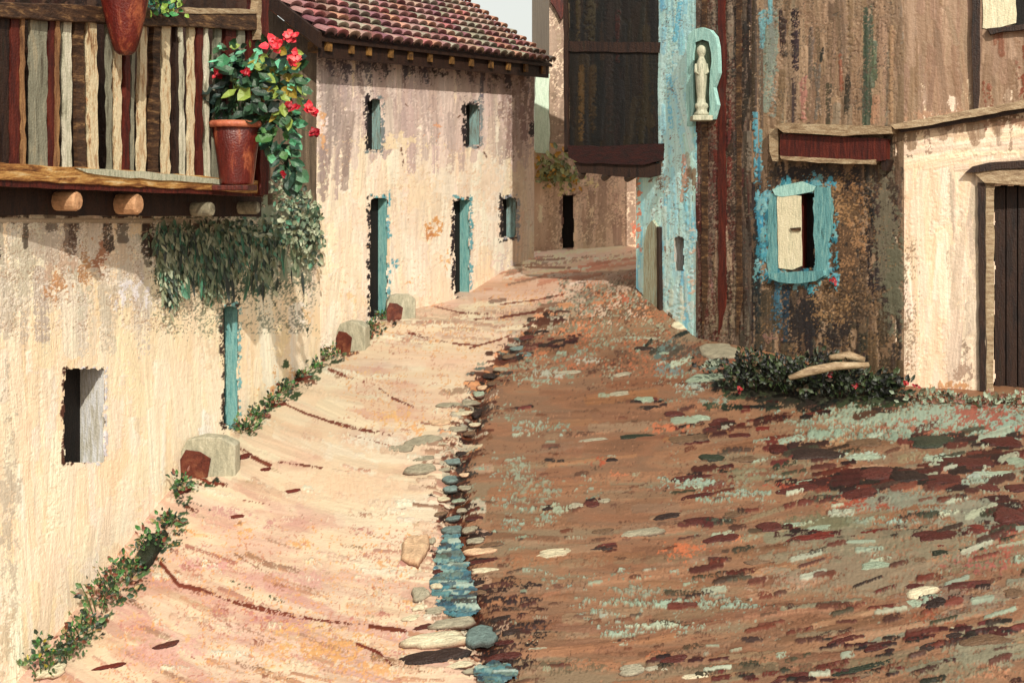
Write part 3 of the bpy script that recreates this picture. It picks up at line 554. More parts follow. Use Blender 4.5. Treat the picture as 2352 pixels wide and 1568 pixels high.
def clump(name, base, r, n, L, pal, label, cat, group=None, flowers=None, flat=1.0, stems=8, facing=Vector((0, -1, .3)), up=1.0):
    t = thing(name, base, label, cat, group)
    mb = MB()
    for _ in range(n):
        u = rv(); u.normalize(); u *= R.random()**.5*(1+.35*math.sin(5*math.atan2(u.z, u.x)+base.x*9)); p = base+Vector((u.x*r[0], u.y*r[1], (u.z*.5+.5)*r[2]))
        d = (Vector((u.x, u.y, .2+up*abs(u.z)))+rv(.5)); l = R.uniform(*L); leaf(mb, p, l, l*R.uniform(.35, .7), d, facing+rv(.4), R.choice(pal))
    mb.build('foliage', M['leaf'], t)
    mb = MB()
    for _ in range(stems):
        u = Vector((R.uniform(-1, 1)*r[0]*.7, R.uniform(-1, 1)*r[1]*.7, R.uniform(.4, .9)*r[2]))
        mb.tube([base+u*.02+Vector((u.x*.4, u.y*.4, -.03)), base+Vector((u.x*.7, u.y*.7, u.z*.5)), base+u], [.006, .005, .003], 5, alb((60,80,40)))
    mb.build('stems', M['leaf'], t)
    for (fx, fy, fz, fr, fc) in (flowers or []):
        mb = MB(); c = base+Vector((fx, fy, fz))
        for _ in range(9): leaf(mb, c+rv(fr*.25), fr*R.uniform(.8, 1.2), fr*.8, rv()+Vector((0, -.6, .3)), Vector((0, -1, .3)), R.choice(fc))
        mb.build('flower', M['leaf'], t)
    return t
DK0 = (56,44,40)
# ================================================================== LEFT HOUSE
# lower wall, brushed
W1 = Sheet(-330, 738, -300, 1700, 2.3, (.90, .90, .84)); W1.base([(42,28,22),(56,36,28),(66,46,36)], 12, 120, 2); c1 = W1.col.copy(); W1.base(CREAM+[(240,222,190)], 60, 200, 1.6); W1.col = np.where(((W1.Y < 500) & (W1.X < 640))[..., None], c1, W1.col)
W1.scatter(700, (-300, 500, 722, 1600), CREAM+[(244,228,200),(238,220,186),(252,240,220)], (80, 260), (14, 44), 90, (.7, 1), None, (.4, .9), .6)
W1.scatter(140, (-300, 480, 340, 760), [(204,198,176),(214,206,184),(190,180,160),(226,214,190)], (60, 160), (16, 36), 90, (.4, .9), None, (.6, 1), .8)
for (x, y, rx, ry, c, cv) in [(190,600,60,70,(184,130,78),.62),(130,600,60,80,(196,168,144),.7),(90,560,100,60,(184,170,150),.75),(40,600,70,100,(200,190,168),.75),(260,580,80,60,(206,186,160),.6),(130,660,50,50,(188,136,88),.62),(230,590,30,60,(160,104,70),.62),(30,680,50,60,(206,196,170),.5),
        (300,680,80,60,(236,234,232),.5),(280,820,50,160,(244,232,208),.4),(480,780,60,150,(226,206,170),.35),(510,800,40,90,(196,178,146),.3),(20,1200,36,460,(196,190,166),.6),(10,1450,40,140,(206,196,166),.6),(-60,1100,80,600,(216,204,176),.5),
        (100,900,50,120,(232,220,192),.4),(300,1200,70,160,(248,230,200),.4),(190,1300,120,60,(238,226,200),.3),(640,780,50,120,(248,224,184),.4),(700,720,24,60,(220,186,140),.3),(660,860,60,40,(206,160,106),.3),(620,900,60,40,(220,172,110),.35),(400,560,50,90,(170,160,134),.4)]:
    W1.blob(x, y, rx, ry, c, cv, .85, .8, 14, 2.4)
# moss and damp under the plants
for (x, y, rx, ry, c, cv) in [(560,560,190,110,(112,116,94),.75),(420,580,80,110,(86,92,74),.55),(660,560,80,120,(96,112,88),.6),(600,640,90,70,(110,120,98),.5),(680,480,60,80,(132,136,112),.7),(500,640,110,60,(72,86,68),.4),(690,620,50,60,(92,104,80),.4)]:
    W1.blob(x, y, rx, ry, c, cv, .95, .6, 12, 2.6)
for _ in range(170):
    x = R.gauss(500, 90); y = R.uniform(520, 660); 
    if x < 340 or x > 715: continue
    W1.stroke(x, y, x+R.uniform(-6, 14), y+R.uniform(30, 90), R.uniform(4, 13), R.choice([(52,66,50),(40,48,42),(70,90,66),(60,100,80),(96,104,78)]), R.uniform(.3, .7), 1, 1)
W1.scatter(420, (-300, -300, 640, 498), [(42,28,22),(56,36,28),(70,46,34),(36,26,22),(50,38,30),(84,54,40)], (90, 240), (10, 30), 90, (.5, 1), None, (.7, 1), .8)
W1.stroke(-300, 505, 620, 508, 12, (176,162,134), .8, 1, 1)
W1.scatter(60, (610, -50, 722, 480), [(104,100,84),(120,112,92),(84,78,64),(196,150,110),(132,124,104)], (50, 120), (10, 22), 90, (.6, 1), None, (.8, 1), .8)
for _ in range(70): W1.blob(R.uniform(640, 725), R.uniform(420, 600), R.uniform(8, 22), R.uniform(8, 24), R.choice([(150,158,136),(110,122,98),(66,86,66),(230,220,190)]), .4)
W1.ragged(145, 845, 238, 1062, (74,44,34), (206,206,206), 26); W1.ragged(512, 702, 545, 978, DK0, (120,176,176), 44)
W1.speck((-400,400,822,1800), [(214,196,164),(232,214,184)], .16); W1.speck((330,460,760,790), [(60,80,64),(80,104,84),(240,224,190)], .55, 3.0)
W1.speck((-400,480,440,800), [(160,130,104),(240,230,210)], .4); W1.speck((690,-50,722,480), [(224,164,116),(60,54,48)], .9, 3)
for (xa, ya), (xb, yb) in zip([(60,1550),(200,1440),(330,1290),(400,1180),(550,985),(640,905)], [(200,1430),(330,1280),(400,1170),(440,1100),(640,905),(722,850)]):
    for k in range(int(math.hypot(xb-xa, yb-ya)/7)):
        t = R.random(); W1.blob(xa+(xb-xa)*t+R.gauss(0, 8), ya+(yb-ya)*t-R.expovariate(1/14), R.uniform(5, 14), R.uniform(5, 14), R.choice([(60,84,54),(44,60,44),(90,110,74),(206,160,110),(120,130,90)]), R.uniform(.3, .6))
for k in range(90): W1.blob(R.uniform(600, 722), R.uniform(430, 640), R.uniform(12, 30), R.uniform(14, 40), R.choice([(132,138,116),(112,124,100),(146,150,128),(90,112,86)]), R.uniform(.4, .7))
lh = thing('balcony_house', PL.P(60, 1540), 'cream plastered house at the left with wooden balcony over a steep wall', 'house')
hl = holes((145, 845, 238, 1062), (512, 702, 545, 978))
def wallpos(X, Y):
    x1, y1, z1 = PL.hit(X, Y); x2, y2, z2 = PL2.hit(X, Y); k = X < 545
    return (np.where(k, x1, x2), np.where(k, y1, y2), np.where(k, z1, z2)), (np.where(k, PL.n[0], PL2.n[0]), np.where(k, PL.n[1], PL2.n[1]), 0)
pos, nn = wallpos(W1.X, W1.Y)
W1.mesh('wall', pos, nn, M['paint'], lh, keep=lambda X, Y: hl(X, Y) & ((X < 735) & ((Y > 100) | (X < 612))) & ~((X > 612) & (Y < 470)), amp=.007)
opening(PL, 145, 845, 238, 1062, .24, lh, M['grey_reveal'], M['dark'])
d_ = opening(PL, 512, 702, 545, 978, .16, lh, M['teal'], M['dark'], 'door', 'door_panel')
# end wall of the house body (closes the block)
mb = MB(); a = PL2.P(721, 900, -.02); b = a+Vector((-4.5, 1.6, 0)); q = lambda p, z: (p.x, p.y, z)
mb.add([q(a, -2.7), q(b, -2.7), q(b, .0), q(a, -.02)], [(0, 1, 2, 3)]); mb.build('end_wall', M['plaster_dim'], lh)
mb = MB(); a = PL2.P(612, 400, -.02); b = a+Vector((-4.5, 1.6, 0)); mb.add([q(a, -.6), q(b, -.6), q(b, 4), q(a, 4)], [(0, 1, 2, 3)]); mb.build('upper_end_wall', M['plaster_dim'], lh)
# ---- balcony: front plane runs from the near end outward
PA = Plane(xy(0, 7.4), xy(607, 10.3))
bal = slab_obj('balcony', PA, [(-320,360),(0,373),(300,392),(500,408),(612,418),(612,446),(500,436),(300,428),(0,412),(-320,402)], -.10, .03, M['ochre_rail'], lh, wob=2.0, bevel=.008)
slab_obj('pale_edge', PA, [(172,386),(300,392),(420,402),(520,414),(512,424),(420,418),(300,408),(200,398)], .0, .045, M['white'], bal, wob=1.5)  # pale strip along part of the bottom rail
# deck
mb = MB(); N3 = PA.N3()
pts = [PA.P(-320, 400, -.0), PA.P(606, 424, 0)]
bk = [PL.P(-320, 400, -.3), PL2.P(612, 424, -.3)]
def dz(p, z): return Vector((p.x, p.y, p.z+z))
mb.hexa([dz(pts[0], -.03), dz(pts[1], -.03), Vector((bk[1].x, bk[1].y, pts[1].z-.03)), Vector((bk[0].x, bk[0].y, pts[0].z-.03)), dz(pts[0], .0), dz(pts[1], .0), Vector((bk[1].x, bk[1].y, pts[1].z)), Vector((bk[0].x, bk[0].y, pts[0].z))])
mb.build('deck', M['wood_dark'], bal)
slab_obj('fascia_beam', PA, [(-320,404),(0,416),(300,430),(600,444),(600,498),(300,496),(0,494),(-320,490)], -.32, -.22, M['wood_dark'], bal, wob=1.5)
slab_obj('lower_beam', PA, [(-320,402),(0,412),(300,426),(606,440),(606,452),(300,440),(0,428),(-320,420)], -.06, .01, M['wood_maroon'], bal, wob=1)
for (x, y, w, m) in [(180,462,15,'joist'),(320,469,16,'joist'),(488,481,11,'joist_grey'),(593,477,10,'joist_grey'),(-60,455,20,'joist'),(45,458,4,'joist_grey')]:
    if x == 45: continue
    mb = MB(); c = PA.P(x, y, .01); r = w*c.y/F; sx = PA.d; pr = []; n = 12; vs = []
    for dd in (0, -.02, -.7):
        for k in range(n):
            an = 2*math.pi*k/n; rr = r*(1 if dd else .86)
            vs.append(Vector((c.x+sx[0]*math.cos(an)*rr, c.y+sx[1]*math.cos(an)*rr, c.z+math.sin(an)*rr*1.5))+N3*dd)
    mb.add(vs, [tuple(range(n))]+[(j*n+k, j*n+(k+1) % n, (j+1)*n+(k+1) % n, (j+1)*n+k) for j in range(2) for k in range(n)])
    mb.build('joist', M[m], bal)
hr = slab_obj('handrail', PA, [(-320,-24),(0,4),(300,18),(600,26),(600,70),(300,58),(0,40),(-320,14)], -.08, .05, M['wood_mid'], bal, wob=2, bevel=.008)
slab_obj('handrail_cap', PA, [(385,17),(600,22),(600,33),(385,30)], -.03, .058, M['wood_pale'], hr, wob=1.2)
slab_obj('post', PA, [(594,-300),(618,-300),(618,448),(598,448)], -.10, .06, M['wood_maroon'], bal, wob=1.6, bevel=.006)
slab_obj('post_edge', PA, [(592,-20),(600,-20),(600,90),(593,90)], -.02, .066, M['wood_pale'], bal, wob=1.5)
# balusters; (x left, x right, material)
ST = {'r':'wood_maroon','d':'wood_dark','g':'slat_grey','c':'slat_cream','o':'slat_ochre','w':'slat_white','m':'wood_mid'}
M['slat_grey'] = mat_pal('grey_slat', [(84,76,64),(132,130,112),(146,144,126),(170,160,134)], 3, E0, stretch=V)
M['slat_cream'] = mat_pal('cream_slat', [(112,74,52),(200,166,126),(226,210,174),(232,216,180),(206,160,120)], 3, E0, stretch=(9, 9, 1.6))
M['slat_ochre'] = mat_pal('ochre_slat', [(92,58,40),(150,110,74),(186,146,98)], 2, E0, stretch=(9, 9, 1))
M['slat_white'] = mat_pal('pale_slat', [(96,84,68),(190,188,164),(224,218,196),(232,226,206)], 3, E0, stretch=V)
def base_y(x): return np.interp(x, [-320, 0, 300, 500, 612], [366, 378, 396, 412, 422])
def top_y(x): return np.interp(x, [-320, 0, 300, 600], [6, 34, 52, 64])
sl = [(2,22,'d'),(24,46,'r'),(48,62,'o'),(70,108,'g'),(112,126,'r'),(126,140,'o'),(144,172,'w'),(176,196,'m'),(204,234,'c'),(246,262,'g'),(266,284,'c'),(286,298,'r'),(299,312,'g'),(318,342,'c'),(350,366,'m'),(370,398,'c'),
      (402,412,'d'),(412,428,'w'),(432,452,'c'),(454,466,'r'),(474,484,'w'),(488,514,'g'),(518,540,'r'),(544,566,'g'),(570,592,'r'),(-30,-4,'c'),(-70,-44,'g'),(-110,-84,'r'),(-150,-126,'c'),(-190,-166,'o'),(-230,-206,'g'),(-270,-246,'r')]
for i, (x0, x1, k) in enumerate(sl):
    if k in 'cwgo' and x1-x0 < 36: q_ = (x1-x0)*.26; x0 += q_*.4; x1 -= q_
    t = R.uniform(-4, 4); yt = float(top_y(x0))-4; yb = float(base_y(x0))+4
    o = slab_obj('baluster', PA, [(x0+t, yt), (x1+t, yt), (x1-t*.4, yb), (x0-t*.4, yb)], -.045+.01*(i % 2), -.01+.012*(i % 3), M[ST[k]], bal, wob=2.2)
# ================================================================== POTS
def pot(name, p, r0, r1, h, label, rimh=.05, cup=True):
    t = thing(name, p, label, 'flower pot')
    mb = MB(); mb.lathe(p, [(0, 0), (r0, 0), (r0*1.02, .02), (r0+(r1-r0)*.5, h*.5), (r1, h-rimh), (r1*.9, h-rimh*.2), (r1*.86, h-rimh*.6)], 22, wob=.02); mb.build('pot_body', M['terra'], t, smooth=True)
    mb = MB(); mb.lathe(p, [(r1*.97, h-rimh), (r1*1.14, h-rimh), (r1*1.17, h-.01), (r1*1.08, h+.012), (r1*.92, h), (r1*.9, h-rimh)], 22, wob=.02); mb.build('rim', M['terra_rim'], t, smooth=True)
    mb = MB(); mb.lathe(p, [(0, h-rimh*.7), (r1*.93, h-rimh*.7)], 18); mb.build('soil', M['soil'], t)
    return t
# corner pot stands on a bracket of the balcony
PQ = Plane(xy(0, 7.1), xy(607, 9.95))
pb = PA.P(543, 424, .16); sc_ = pb.y/F
gp = pot('flower_pot', pb, 37*sc_, 54*sc_, 142*sc_, 'tall terracotta pot of red geraniums at the outer corner of the balcony')
mb = MB(); mb.box((pb.x-.02, pb.y+.02, pb.z-.03), (.34, .34, .05)); sh = mb.build('pot_shelf', M['wood_maroon'], bal, bevel=.01)
GE = [(54,86,58),(34,62,50),(60,120,84),(110,186,150),(130,150,70),(150,130,50),(40,72,44),(24,44,40),(90,150,120)]
LE[0] = .98
pl_ = thing('geranium', pb+Vector((0, 0, 144*sc_)), 'leafy geranium with red flowers spilling right out of the corner pot', 'plant')
mb = MB(); PG = Plane((pb.x-1, pb.y-.02), (pb.x+1, pb.y-.02))
def gpt(x, y, o=0): return PG.P(x, y, o)
def leafblob(mb, cx, cy, rx, ry, n, size, pal, dep=.16, droop=.2):
    for _ in range(n):
        a = R.uniform(0, 6.28); r = R.random()**.5; x = cx+math.cos(a)*r*rx; y = cy+math.sin(a)*r*ry
        p = gpt(x, y, R.uniform(-dep, dep)); s_ = p.y/F; d = Vector((math.cos(a), R.uniform(-.5, .5), -math.sin(a)*.6-droop))+rv(.45)
        L = R.uniform(*size)*s_; leaf(mb, p, L, L*R.uniform(.5, .9), d, Vector((R.gauss(0, .5), -1, .5+R.gauss(0, .3))), R.choice(pal))
leafblob(mb, 540, 215, 78, 55, 90, (22, 46), [(24,44,40),(34,58,44),(44,74,52),(28,50,34)], .2)
leafblob(mb, 570, 160, 74, 54, 60, (22, 44), GE); leafblob(mb, 630, 170, 64, 64, 62, (22, 42), GE); leafblob(mb, 655, 215, 42, 60, 60, (20, 38), GE)
leafblob(mb, 640, 300, 34, 60, 80, (20, 40), [(60,130,94),(44,80,56),(100,170,130),(34,62,50),(70,110,60)], .1, .8); leafblob(mb, 665, 370, 22, 60, 40, (20, 40), [(44,90,66),(34,62,50),(70,110,80)], .08, 1.2)
leafblob(mb, 500, 240, 40, 30, 40, (16, 30), [(34,58,44),(24,40,40),(60,90,60)]); leafblob(mb, 520, 130, 30, 22, 24, (20, 34), GE)
mb.build('foliage', M['leaf'], pl_)
mb = MB()
for (x, y) in [(630,110),(670,90),(676,140),(500,170),(560,170),(672,250),(716,255),(720,305),(640,300),(670,400),(590,150),(530,140)]:
    a = gpt(545, 285); b = gpt(x, y); m_ = (a+b)/2+Vector((0, -.03, .08)); mb.tube([a, m_, b], [.007, .005, .004], 5, alb((60,86,50)))
mb.build('stems', M['leaf'], pl_)
for (x, y, r) in [(628,106,21),(670,82,18),(676,135,18),(498,170,14),(568,170,14),(672,244,14),(716,250,17),(722,302,14),(650,400,7)]:
    mb = MB(); c = gpt(x, y, .14); s_ = c.y/F
    for _ in range(16):
        d = Vector((R.gauss(0, 1), -.5, R.gauss(0, .8))); L = r*s_*R.uniform(.9, 1.3); leaf(mb, c+rv(r*s_*.2), L, L*.8, d, Vector((0, -1, .4)), R.choice([(214,40,60),(226,70,84),(196,24,44),(240,110,110)] if r > 14 else [(170,24,40),(140,20,34)]))
    mb.build('flower', M['leaf'], pl_)
# hanging pot on the rail (narrow urn)
hp = PA.P(287, 128, .20); s_ = hp.y/F
t = thing('hanging_pot', hp, 'slender pointed terracotta pot hung on the balcony rail', 'flower pot')
mb = MB(); mb.lathe(hp, [(0, 0), (14*s_, 2*s_), (24*s_, 10*s_), (34*s_, 44*s_), (46*s_, 96*s_), (54*s_, 140*s_), (57*s_, 175*s_), (50*s_, 178*s_), (46*s_, 150*s_)], 22, wob=.03); mb.build('pot_body', M['terra'], t, smooth=True)
mb = MB(); mb.lathe(hp, [(52*s_, 150*s_), (62*s_, 152*s_), (64*s_, 172*s_), (56*s_, 180*s_)], 22); mb.build('rim', M['terra_rim'], t, smooth=True)
mb = MB(); a = hp+Vector((0, 0, 120*s_)); mb.tube([a-N3*0.0, a-N3*.12+Vector((0, 0, .01)), a-N3*.22], .008, 6); mb.build('hook', M['wood_dark'], t)
mb = MB(); mb.lathe(hp, [(0, 162*s_), (50*s_, 162*s_)], 18); mb.build('soil', M['soil'], t)
clump('trailing_plant', hp+Vector((.03, 0, 140*s_)), (.24, .2, .3), 130, (.05, .1), [(30,70,56),(44,100,76),(60,120,60),(24,52,44),(140,40,36)], 'dark green trailing plant growing in the hanging pot at the top edge', 'plant')
mb = MB()
# trailing bit right of the pot
tp = thing('rail_plant', PA.P(375, 20, .1), 'small green plant resting on the rail right of the hanging pot', 'plant')
for _ in range(80):
    p = PA.P(R.gauss(378, 20), R.uniform(-30, 34), R.uniform(.0, .14)); L = R.uniform(.05, .1); leaf(mb, p, L, L*.6, rv()+Vector((0, 0, -.2)), Vector((0, -1, .4)), R.choice([(30,90,70),(60,130,70),(24,60,50),(130,160,70)]))
mb.build('foliage', M['leaf'], tp)
# ================================================================== IVY
LE[0] = .8
iv = thing('ivy', PL2.P(600, 520, .05), 'grey green ivy hanging down the wall under the balcony corner', 'ivy')
mb = MB(); IV = [(92,108,86),(70,88,68),(50,64,54),(112,122,96),(132,136,112),(66,110,88),(100,106,82),(44,58,48),(150,154,130),(120,128,104)]
def wp(x, y, o): return (PL if x < 545 else PL2).P(x, y, o)
for _ in range(210):      # strands
    x = float(np.clip(R.choice([R.gauss(545, 95), R.gauss(400, 26), R.gauss(490, 22)]), 345, 735)); y = 500+R.uniform(-10, 90)-(60 if x > 640 else 0); lim = float(np.interp(x, [340, 390, 440, 490, 520, 600, 680, 740], [600, 730, 640, 700, 660, 680, 640, 560]))
    ln = R.uniform(.3, 1)*(lim-y); n = int(ln/9); yy = y
    for k in range(max(1, n)):
        yy += 9; x += R.gauss(0, 2.2); o = R.uniform(.01, .10)*(1-.5*k/max(1, n)); p = wp(min(x, 738), yy, o); L = R.uniform(12, 30)*p.y/F
        leaf(mb, p, L, L*R.uniform(.2, .45), Vector((R.gauss(0, .35), R.gauss(0, .3), -1)), Vector((.4, -1, .2))+rv(.3), R.choice(IV))
for _ in range(110):
    x = R.choice([R.gauss(410, 30), R.gauss(500, 40), R.gauss(600, 60)]); 
    if x < 345 or x > 725: continue
    y = R.uniform(520, 640); p = wp(x, y, R.uniform(.03, .1)); L = R.uniform(26, 70)*p.y/F
    leaf(mb, p, L, L*R.uniform(.08, .16), Vector((R.gauss(0, .12), 0, -1)), Vector((.4, -1, .2)), R.choice([(34,48,38),(44,70,50),(50,100,78),(30,40,36),(110,124,100)]))
for (cx, cy, rx, ry, n) in [(690,500,50,60,200),(665,430,40,56,150),(715,560,30,50,80),(640,530,80,34,150),(560,520,90,18,90)]:
    for _ in range(n):
        a = R.uniform(0, 6.28); r = R.random()**.5; p = wp(cx+math.cos(a)*r*rx, cy+math.sin(a)*r*ry, R.uniform(.01, .16)); L = R.uniform(10, 20)*p.y/F
        leaf(mb, p, L, L*R.uniform(.4, .8), rv()+Vector((0, 0, -.8)), Vector((.3, -1, .4))+rv(.4), R.choice(IV))
mb.build('foliage', M['leaf'], iv)
mb = MB()
for k in range(14):
    x = R.uniform(400, 700); mb.tube([wp(x, 505, .02), wp(x+R.uniform(-6, 6), 560, .05), wp(x+R.uniform(-12, 12), 620, .02)], [.008, .006, .003], 5, alb((70,60,44)))
mb.build('stems', M['leaf'], iv)
LE[0] = 1.0
# ================================================================== FAR WHITE HOUSE
W2 = Sheet(726, 1226, 60, 860, 2.1, (1.2, 1.2, 1.05)); W2.base(CREAM, 40, 120, 1.6)
W2.scatter(420, (730, 330, 1226, 800), CREAM+[(248,228,196),(240,220,188),(252,236,206)], (50, 150), (12, 34), 90, (.6, 1), None, (.4, .9), .8)
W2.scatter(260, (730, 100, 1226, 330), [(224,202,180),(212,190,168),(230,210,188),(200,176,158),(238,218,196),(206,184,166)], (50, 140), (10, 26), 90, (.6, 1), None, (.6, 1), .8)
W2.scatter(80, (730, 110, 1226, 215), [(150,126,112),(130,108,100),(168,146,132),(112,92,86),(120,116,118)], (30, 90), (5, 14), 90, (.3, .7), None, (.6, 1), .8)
W2.scatter(50, (730, 110, 800, 400), [(176,158,142),(160,142,128),(190,170,152)], (60, 150), (8, 20), 90, (.4, .8), None, (.6, 1), .8)
W2.scatter(24, (1140, 150, 1226, 330), [(140,112,98),(150,124,110),(176,150,132)], (50, 120), (8, 16), 90, (.4, .8), None, (.6, 1), .8)
for (x, y, rx, ry, c, cv) in [(1000,520,50,60,(222,160,92),.42),(985,540,26,40,(208,146,84),.4),(1020,600,30,50,(230,180,116),.4),(960,650,60,24,(228,170,106),.4),(940,500,14,50,(170,110,76),.22),(800,680,40,40,(236,200,150),.3),(900,330,120,30,(250,226,182),.6),(1120,420,60,90,(246,224,188),.6),(960,440,90,70,(250,230,188),.6),(1130,590,50,60,(236,216,190),.4),(880,690,40,14,(214,160,110),.4),(740,300,20,140,(222,170,120),.3),(760,560,30,110,(250,226,186),.5),(1190,450,24,140,(250,228,192),.6)]:
    W2.blob(x, y, rx, ry, c, cv, .9, .8, 10, 1.2)
for p in [((1050,270),(1062,262)),((920,340),(925,380)),((1110,350),(1118,362)),((930,240),(936,244))]: W2.stroke(*p[0], *p[1], 4, (120,90,70), .6)
DKc = (44,38,38); TLc = (110,172,172)
for (x0, y0, x1, y1), rc in zip([(842,228,874,344),(1068,238,1100,334),(848,452,888,730),(1042,456,1078,682),(1152,454,1184,545)], [(130,140,134),(140,150,144),TLc,TLc,(160,170,170)]): W2.ragged(x0, y0, x1, y1, DKc, rc, 30)
W2.blob(1222, 300, 8, 22, DKc, .6); W2.blob(905, 600, 12, 26, TLc, .3); W2.blob(1165, 620, 26, 50, (214,200,186), .4)
W2.blob(1000, 300, 30, 24, (226,170,130), .3)
W2.speck((690,60,1266,360), [(160,142,134),(244,224,200)], .22); W2.speck((690,300,1266,860), [(216,196,168),(226,186,140)], .2)
W2.scatter(150, (730, 112, 1226, 172), [(60,54,58),(84,76,78),(110,98,96)], (20, 60), (6, 14), 80, (.3, .7), None, (.8, 1), .8)  # shade below the eave brushed into the wall colour
fh = thing('white_house', PF.P(732, 830), 'cream two storey house with pinkish tiled roof in the middle distance', 'house')
H2 = [(842,228,874,344),(1068,238,1100,334),(848,452,888,730),(1042,456,1078,682),(1152,454,1184,545)]
W2.on_plane('wall', PF, M['paint'], fh, keep=lambda X, Y: holes(*H2)(X, Y) & (Y > 104+(X-732)*.10), amp=.009)
for (x0, y0, x1, y1), (nm, pn, jm) in zip(H2, [('window','pane','bluegrey'),('window','pane','bluegrey'),('door','door_panel','teal'),('door','door_panel','teal'),('window','pane','bluegrey')]):
    M.setdefault('bluegrey', mat_pal('blue_grey_reveal', [(110,110,100),(140,156,150),(150,190,190),(176,170,150)], 6, E0, stretch=V))
    opening(PF, x0, y0, x1, y1, .17 if x0 < 1000 else .2, fh, M[jm], M['dark'], nm, pn)
# gable end wall + back
A0 = PF.P(732, 830); Bn = -PF.N3()
def V3(p, z): return Vector((p.x, p.y, z))
ez0 = PF.P(732, 112).z; ez1 = PF.P(1225, 160).z
mb = MB(); g1 = A0+Bn*4.2; g2 = A0+Bn*8.4; RS = .67
mb.add([V3(A0, -2.6), V3(g2, -2.6), V3(g2, ez0), V3(g1, ez0+4.2*RS), V3(A0, ez0)], [(0, 1, 2, 3, 4)]); mb.build('gable_wall', M['plaster_dim'], fh)
mb = MB(); B0 = PF.P(1225, 592); g1b = B0+Bn*4.2; g2b = B0+Bn*8.4
mb.add([V3(B0, -1.6), V3(g2b, -1.6), V3(g2b, ez1), V3(g1b, ez1+4.2*RS), V3(B0, ez1)], [(0, 1, 2, 3, 4)]); mb.build('gable_wall', M['cream_wall'], fh)
# roof: rows of barrel tiles
rf_e = MB(); o_ = .36; D3 = Vector((PF.d[0], PF.d[1], 0))
E_a = PF.P(732, 100, 0); E_a = V3(A0, ez0+.0)-Bn*o_-D3*.35; E_b = V3(B0, ez1+.0)-Bn*o_+D3*.08
E_a.z = ez0+.10-.0; E_b.z = ez1+.10
slope_v = (Bn+Vector((0, 0, RS))); Lr = (4.2+o_)
mb = MB(); mb.hexa([E_a-Vector((0, 0, .07)), E_b-Vector((0, 0, .07)), E_b+slope_v*Lr-Vector((0, 0, .07)), E_a+slope_v*Lr-Vector((0, 0, .07)), E_a-Vector((0, 0, .02)), E_b-Vector((0, 0, .02)), E_b+slope_v*Lr-Vector((0, 0, .02)), E_a+slope_v*Lr-Vector((0, 0, .02))])
roof = mb.build('roof', M['wood_dark'], fh)
ncol = 26; nrow = 22; TP = [(146,100,104),(156,118,116),(160,128,120),(128,86,92),(150,144,128),(140,132,118),(166,104,104),(120,76,74),(162,136,120),(176,130,110)]
mb = MB(); al = (E_b-E_a); sl_ = slope_v.normalized(); nn_ = al.normalized().cross(sl_).normalized()
if nn_.z < 0: nn_ = -nn_
total = slope_v.length*Lr
for i in range(ncol):
    cw = al.length/ncol; u0 = al.normalized()*(cw*(i+.5)); band = R.choice(TP); 
    for j in range(nrow):
        tl = total/nrow; st = tl*j-.03; en = tl*(j+1)+.04; c = band if R.random() < .6 else R.choice(TP); jt_ = R.uniform(-12, 12); c = [q+jt_+R.uniform(-3, 3) for q in c]; ac = alb(c, 1.0)
        vs = []; n = 7
        for q, (s_, r_, hh) in enumerate([(st, cw*.47, .085), (en, cw*.34, .0)]):
            for k in range(n):
                an = math.pi*k/(n-1); jx = R.uniform(-.004, .004)
                vs.append(E_a+u0+sl_*s_+al.normalized()*(math.cos(an)*r_+jx)+nn_*(math.sin(an)*r_*.6+hh))
        # lip thickness
        for k in range(n):
            an = math.pi*k/(n-1); vs.append(E_a+u0+sl_*(st+.005)+al.normalized()*(math.cos(an)*cw*.36)+nn_*(math.sin(an)*cw*.36*.7+.02))
        k0 = len(mb.v); mb.v += [tuple(v) for v in vs]
        dk = alb((50,24,24), 1.3); mb.c += [tuple(ac*R.uniform(.9, 1.1)) for _ in range(2*n)]+[tuple(dk)]*n
        mb.f += [(k0+k, k0+k+1, k0+n+k+1, k0+n+k) for k in range(n-1)]+[(k0+k, k0+k+1, k0+2*n+k+1, k0+2*n+k) for k in range(n-1)]
        if j == 0: # dark hollow end of the eave tile
            k1 = len(mb.v); cc = E_a+u0+sl_*(st+.03)
            mb.v += [tuple(cc+al.normalized()*(math.cos(math.pi*k/6)*cw*.36)+nn_*(math.sin(math.pi*k/6)*cw*.25+.02)) for k in range(7)]; mb.c += [tuple(alb((34,22,22)))]*7; mb.f.append(tuple(range(k1, k1+7)))
mb.build('roof_tiles', mat_attr('tile_paint', bscale=50, bump=.5, rough=.6), roof)
# back slope
mb = MB(); rt = E_a+slope_v*Lr; rtb = E_b+slope_v*Lr; bs = (Bn-Vector((0, 0, RS)))*4.4
mb.add([rt, rtb, rtb+bs, rt+bs], [(0, 1, 2, 3)]); mb.build('back_slope', M['terra_rim'], roof)
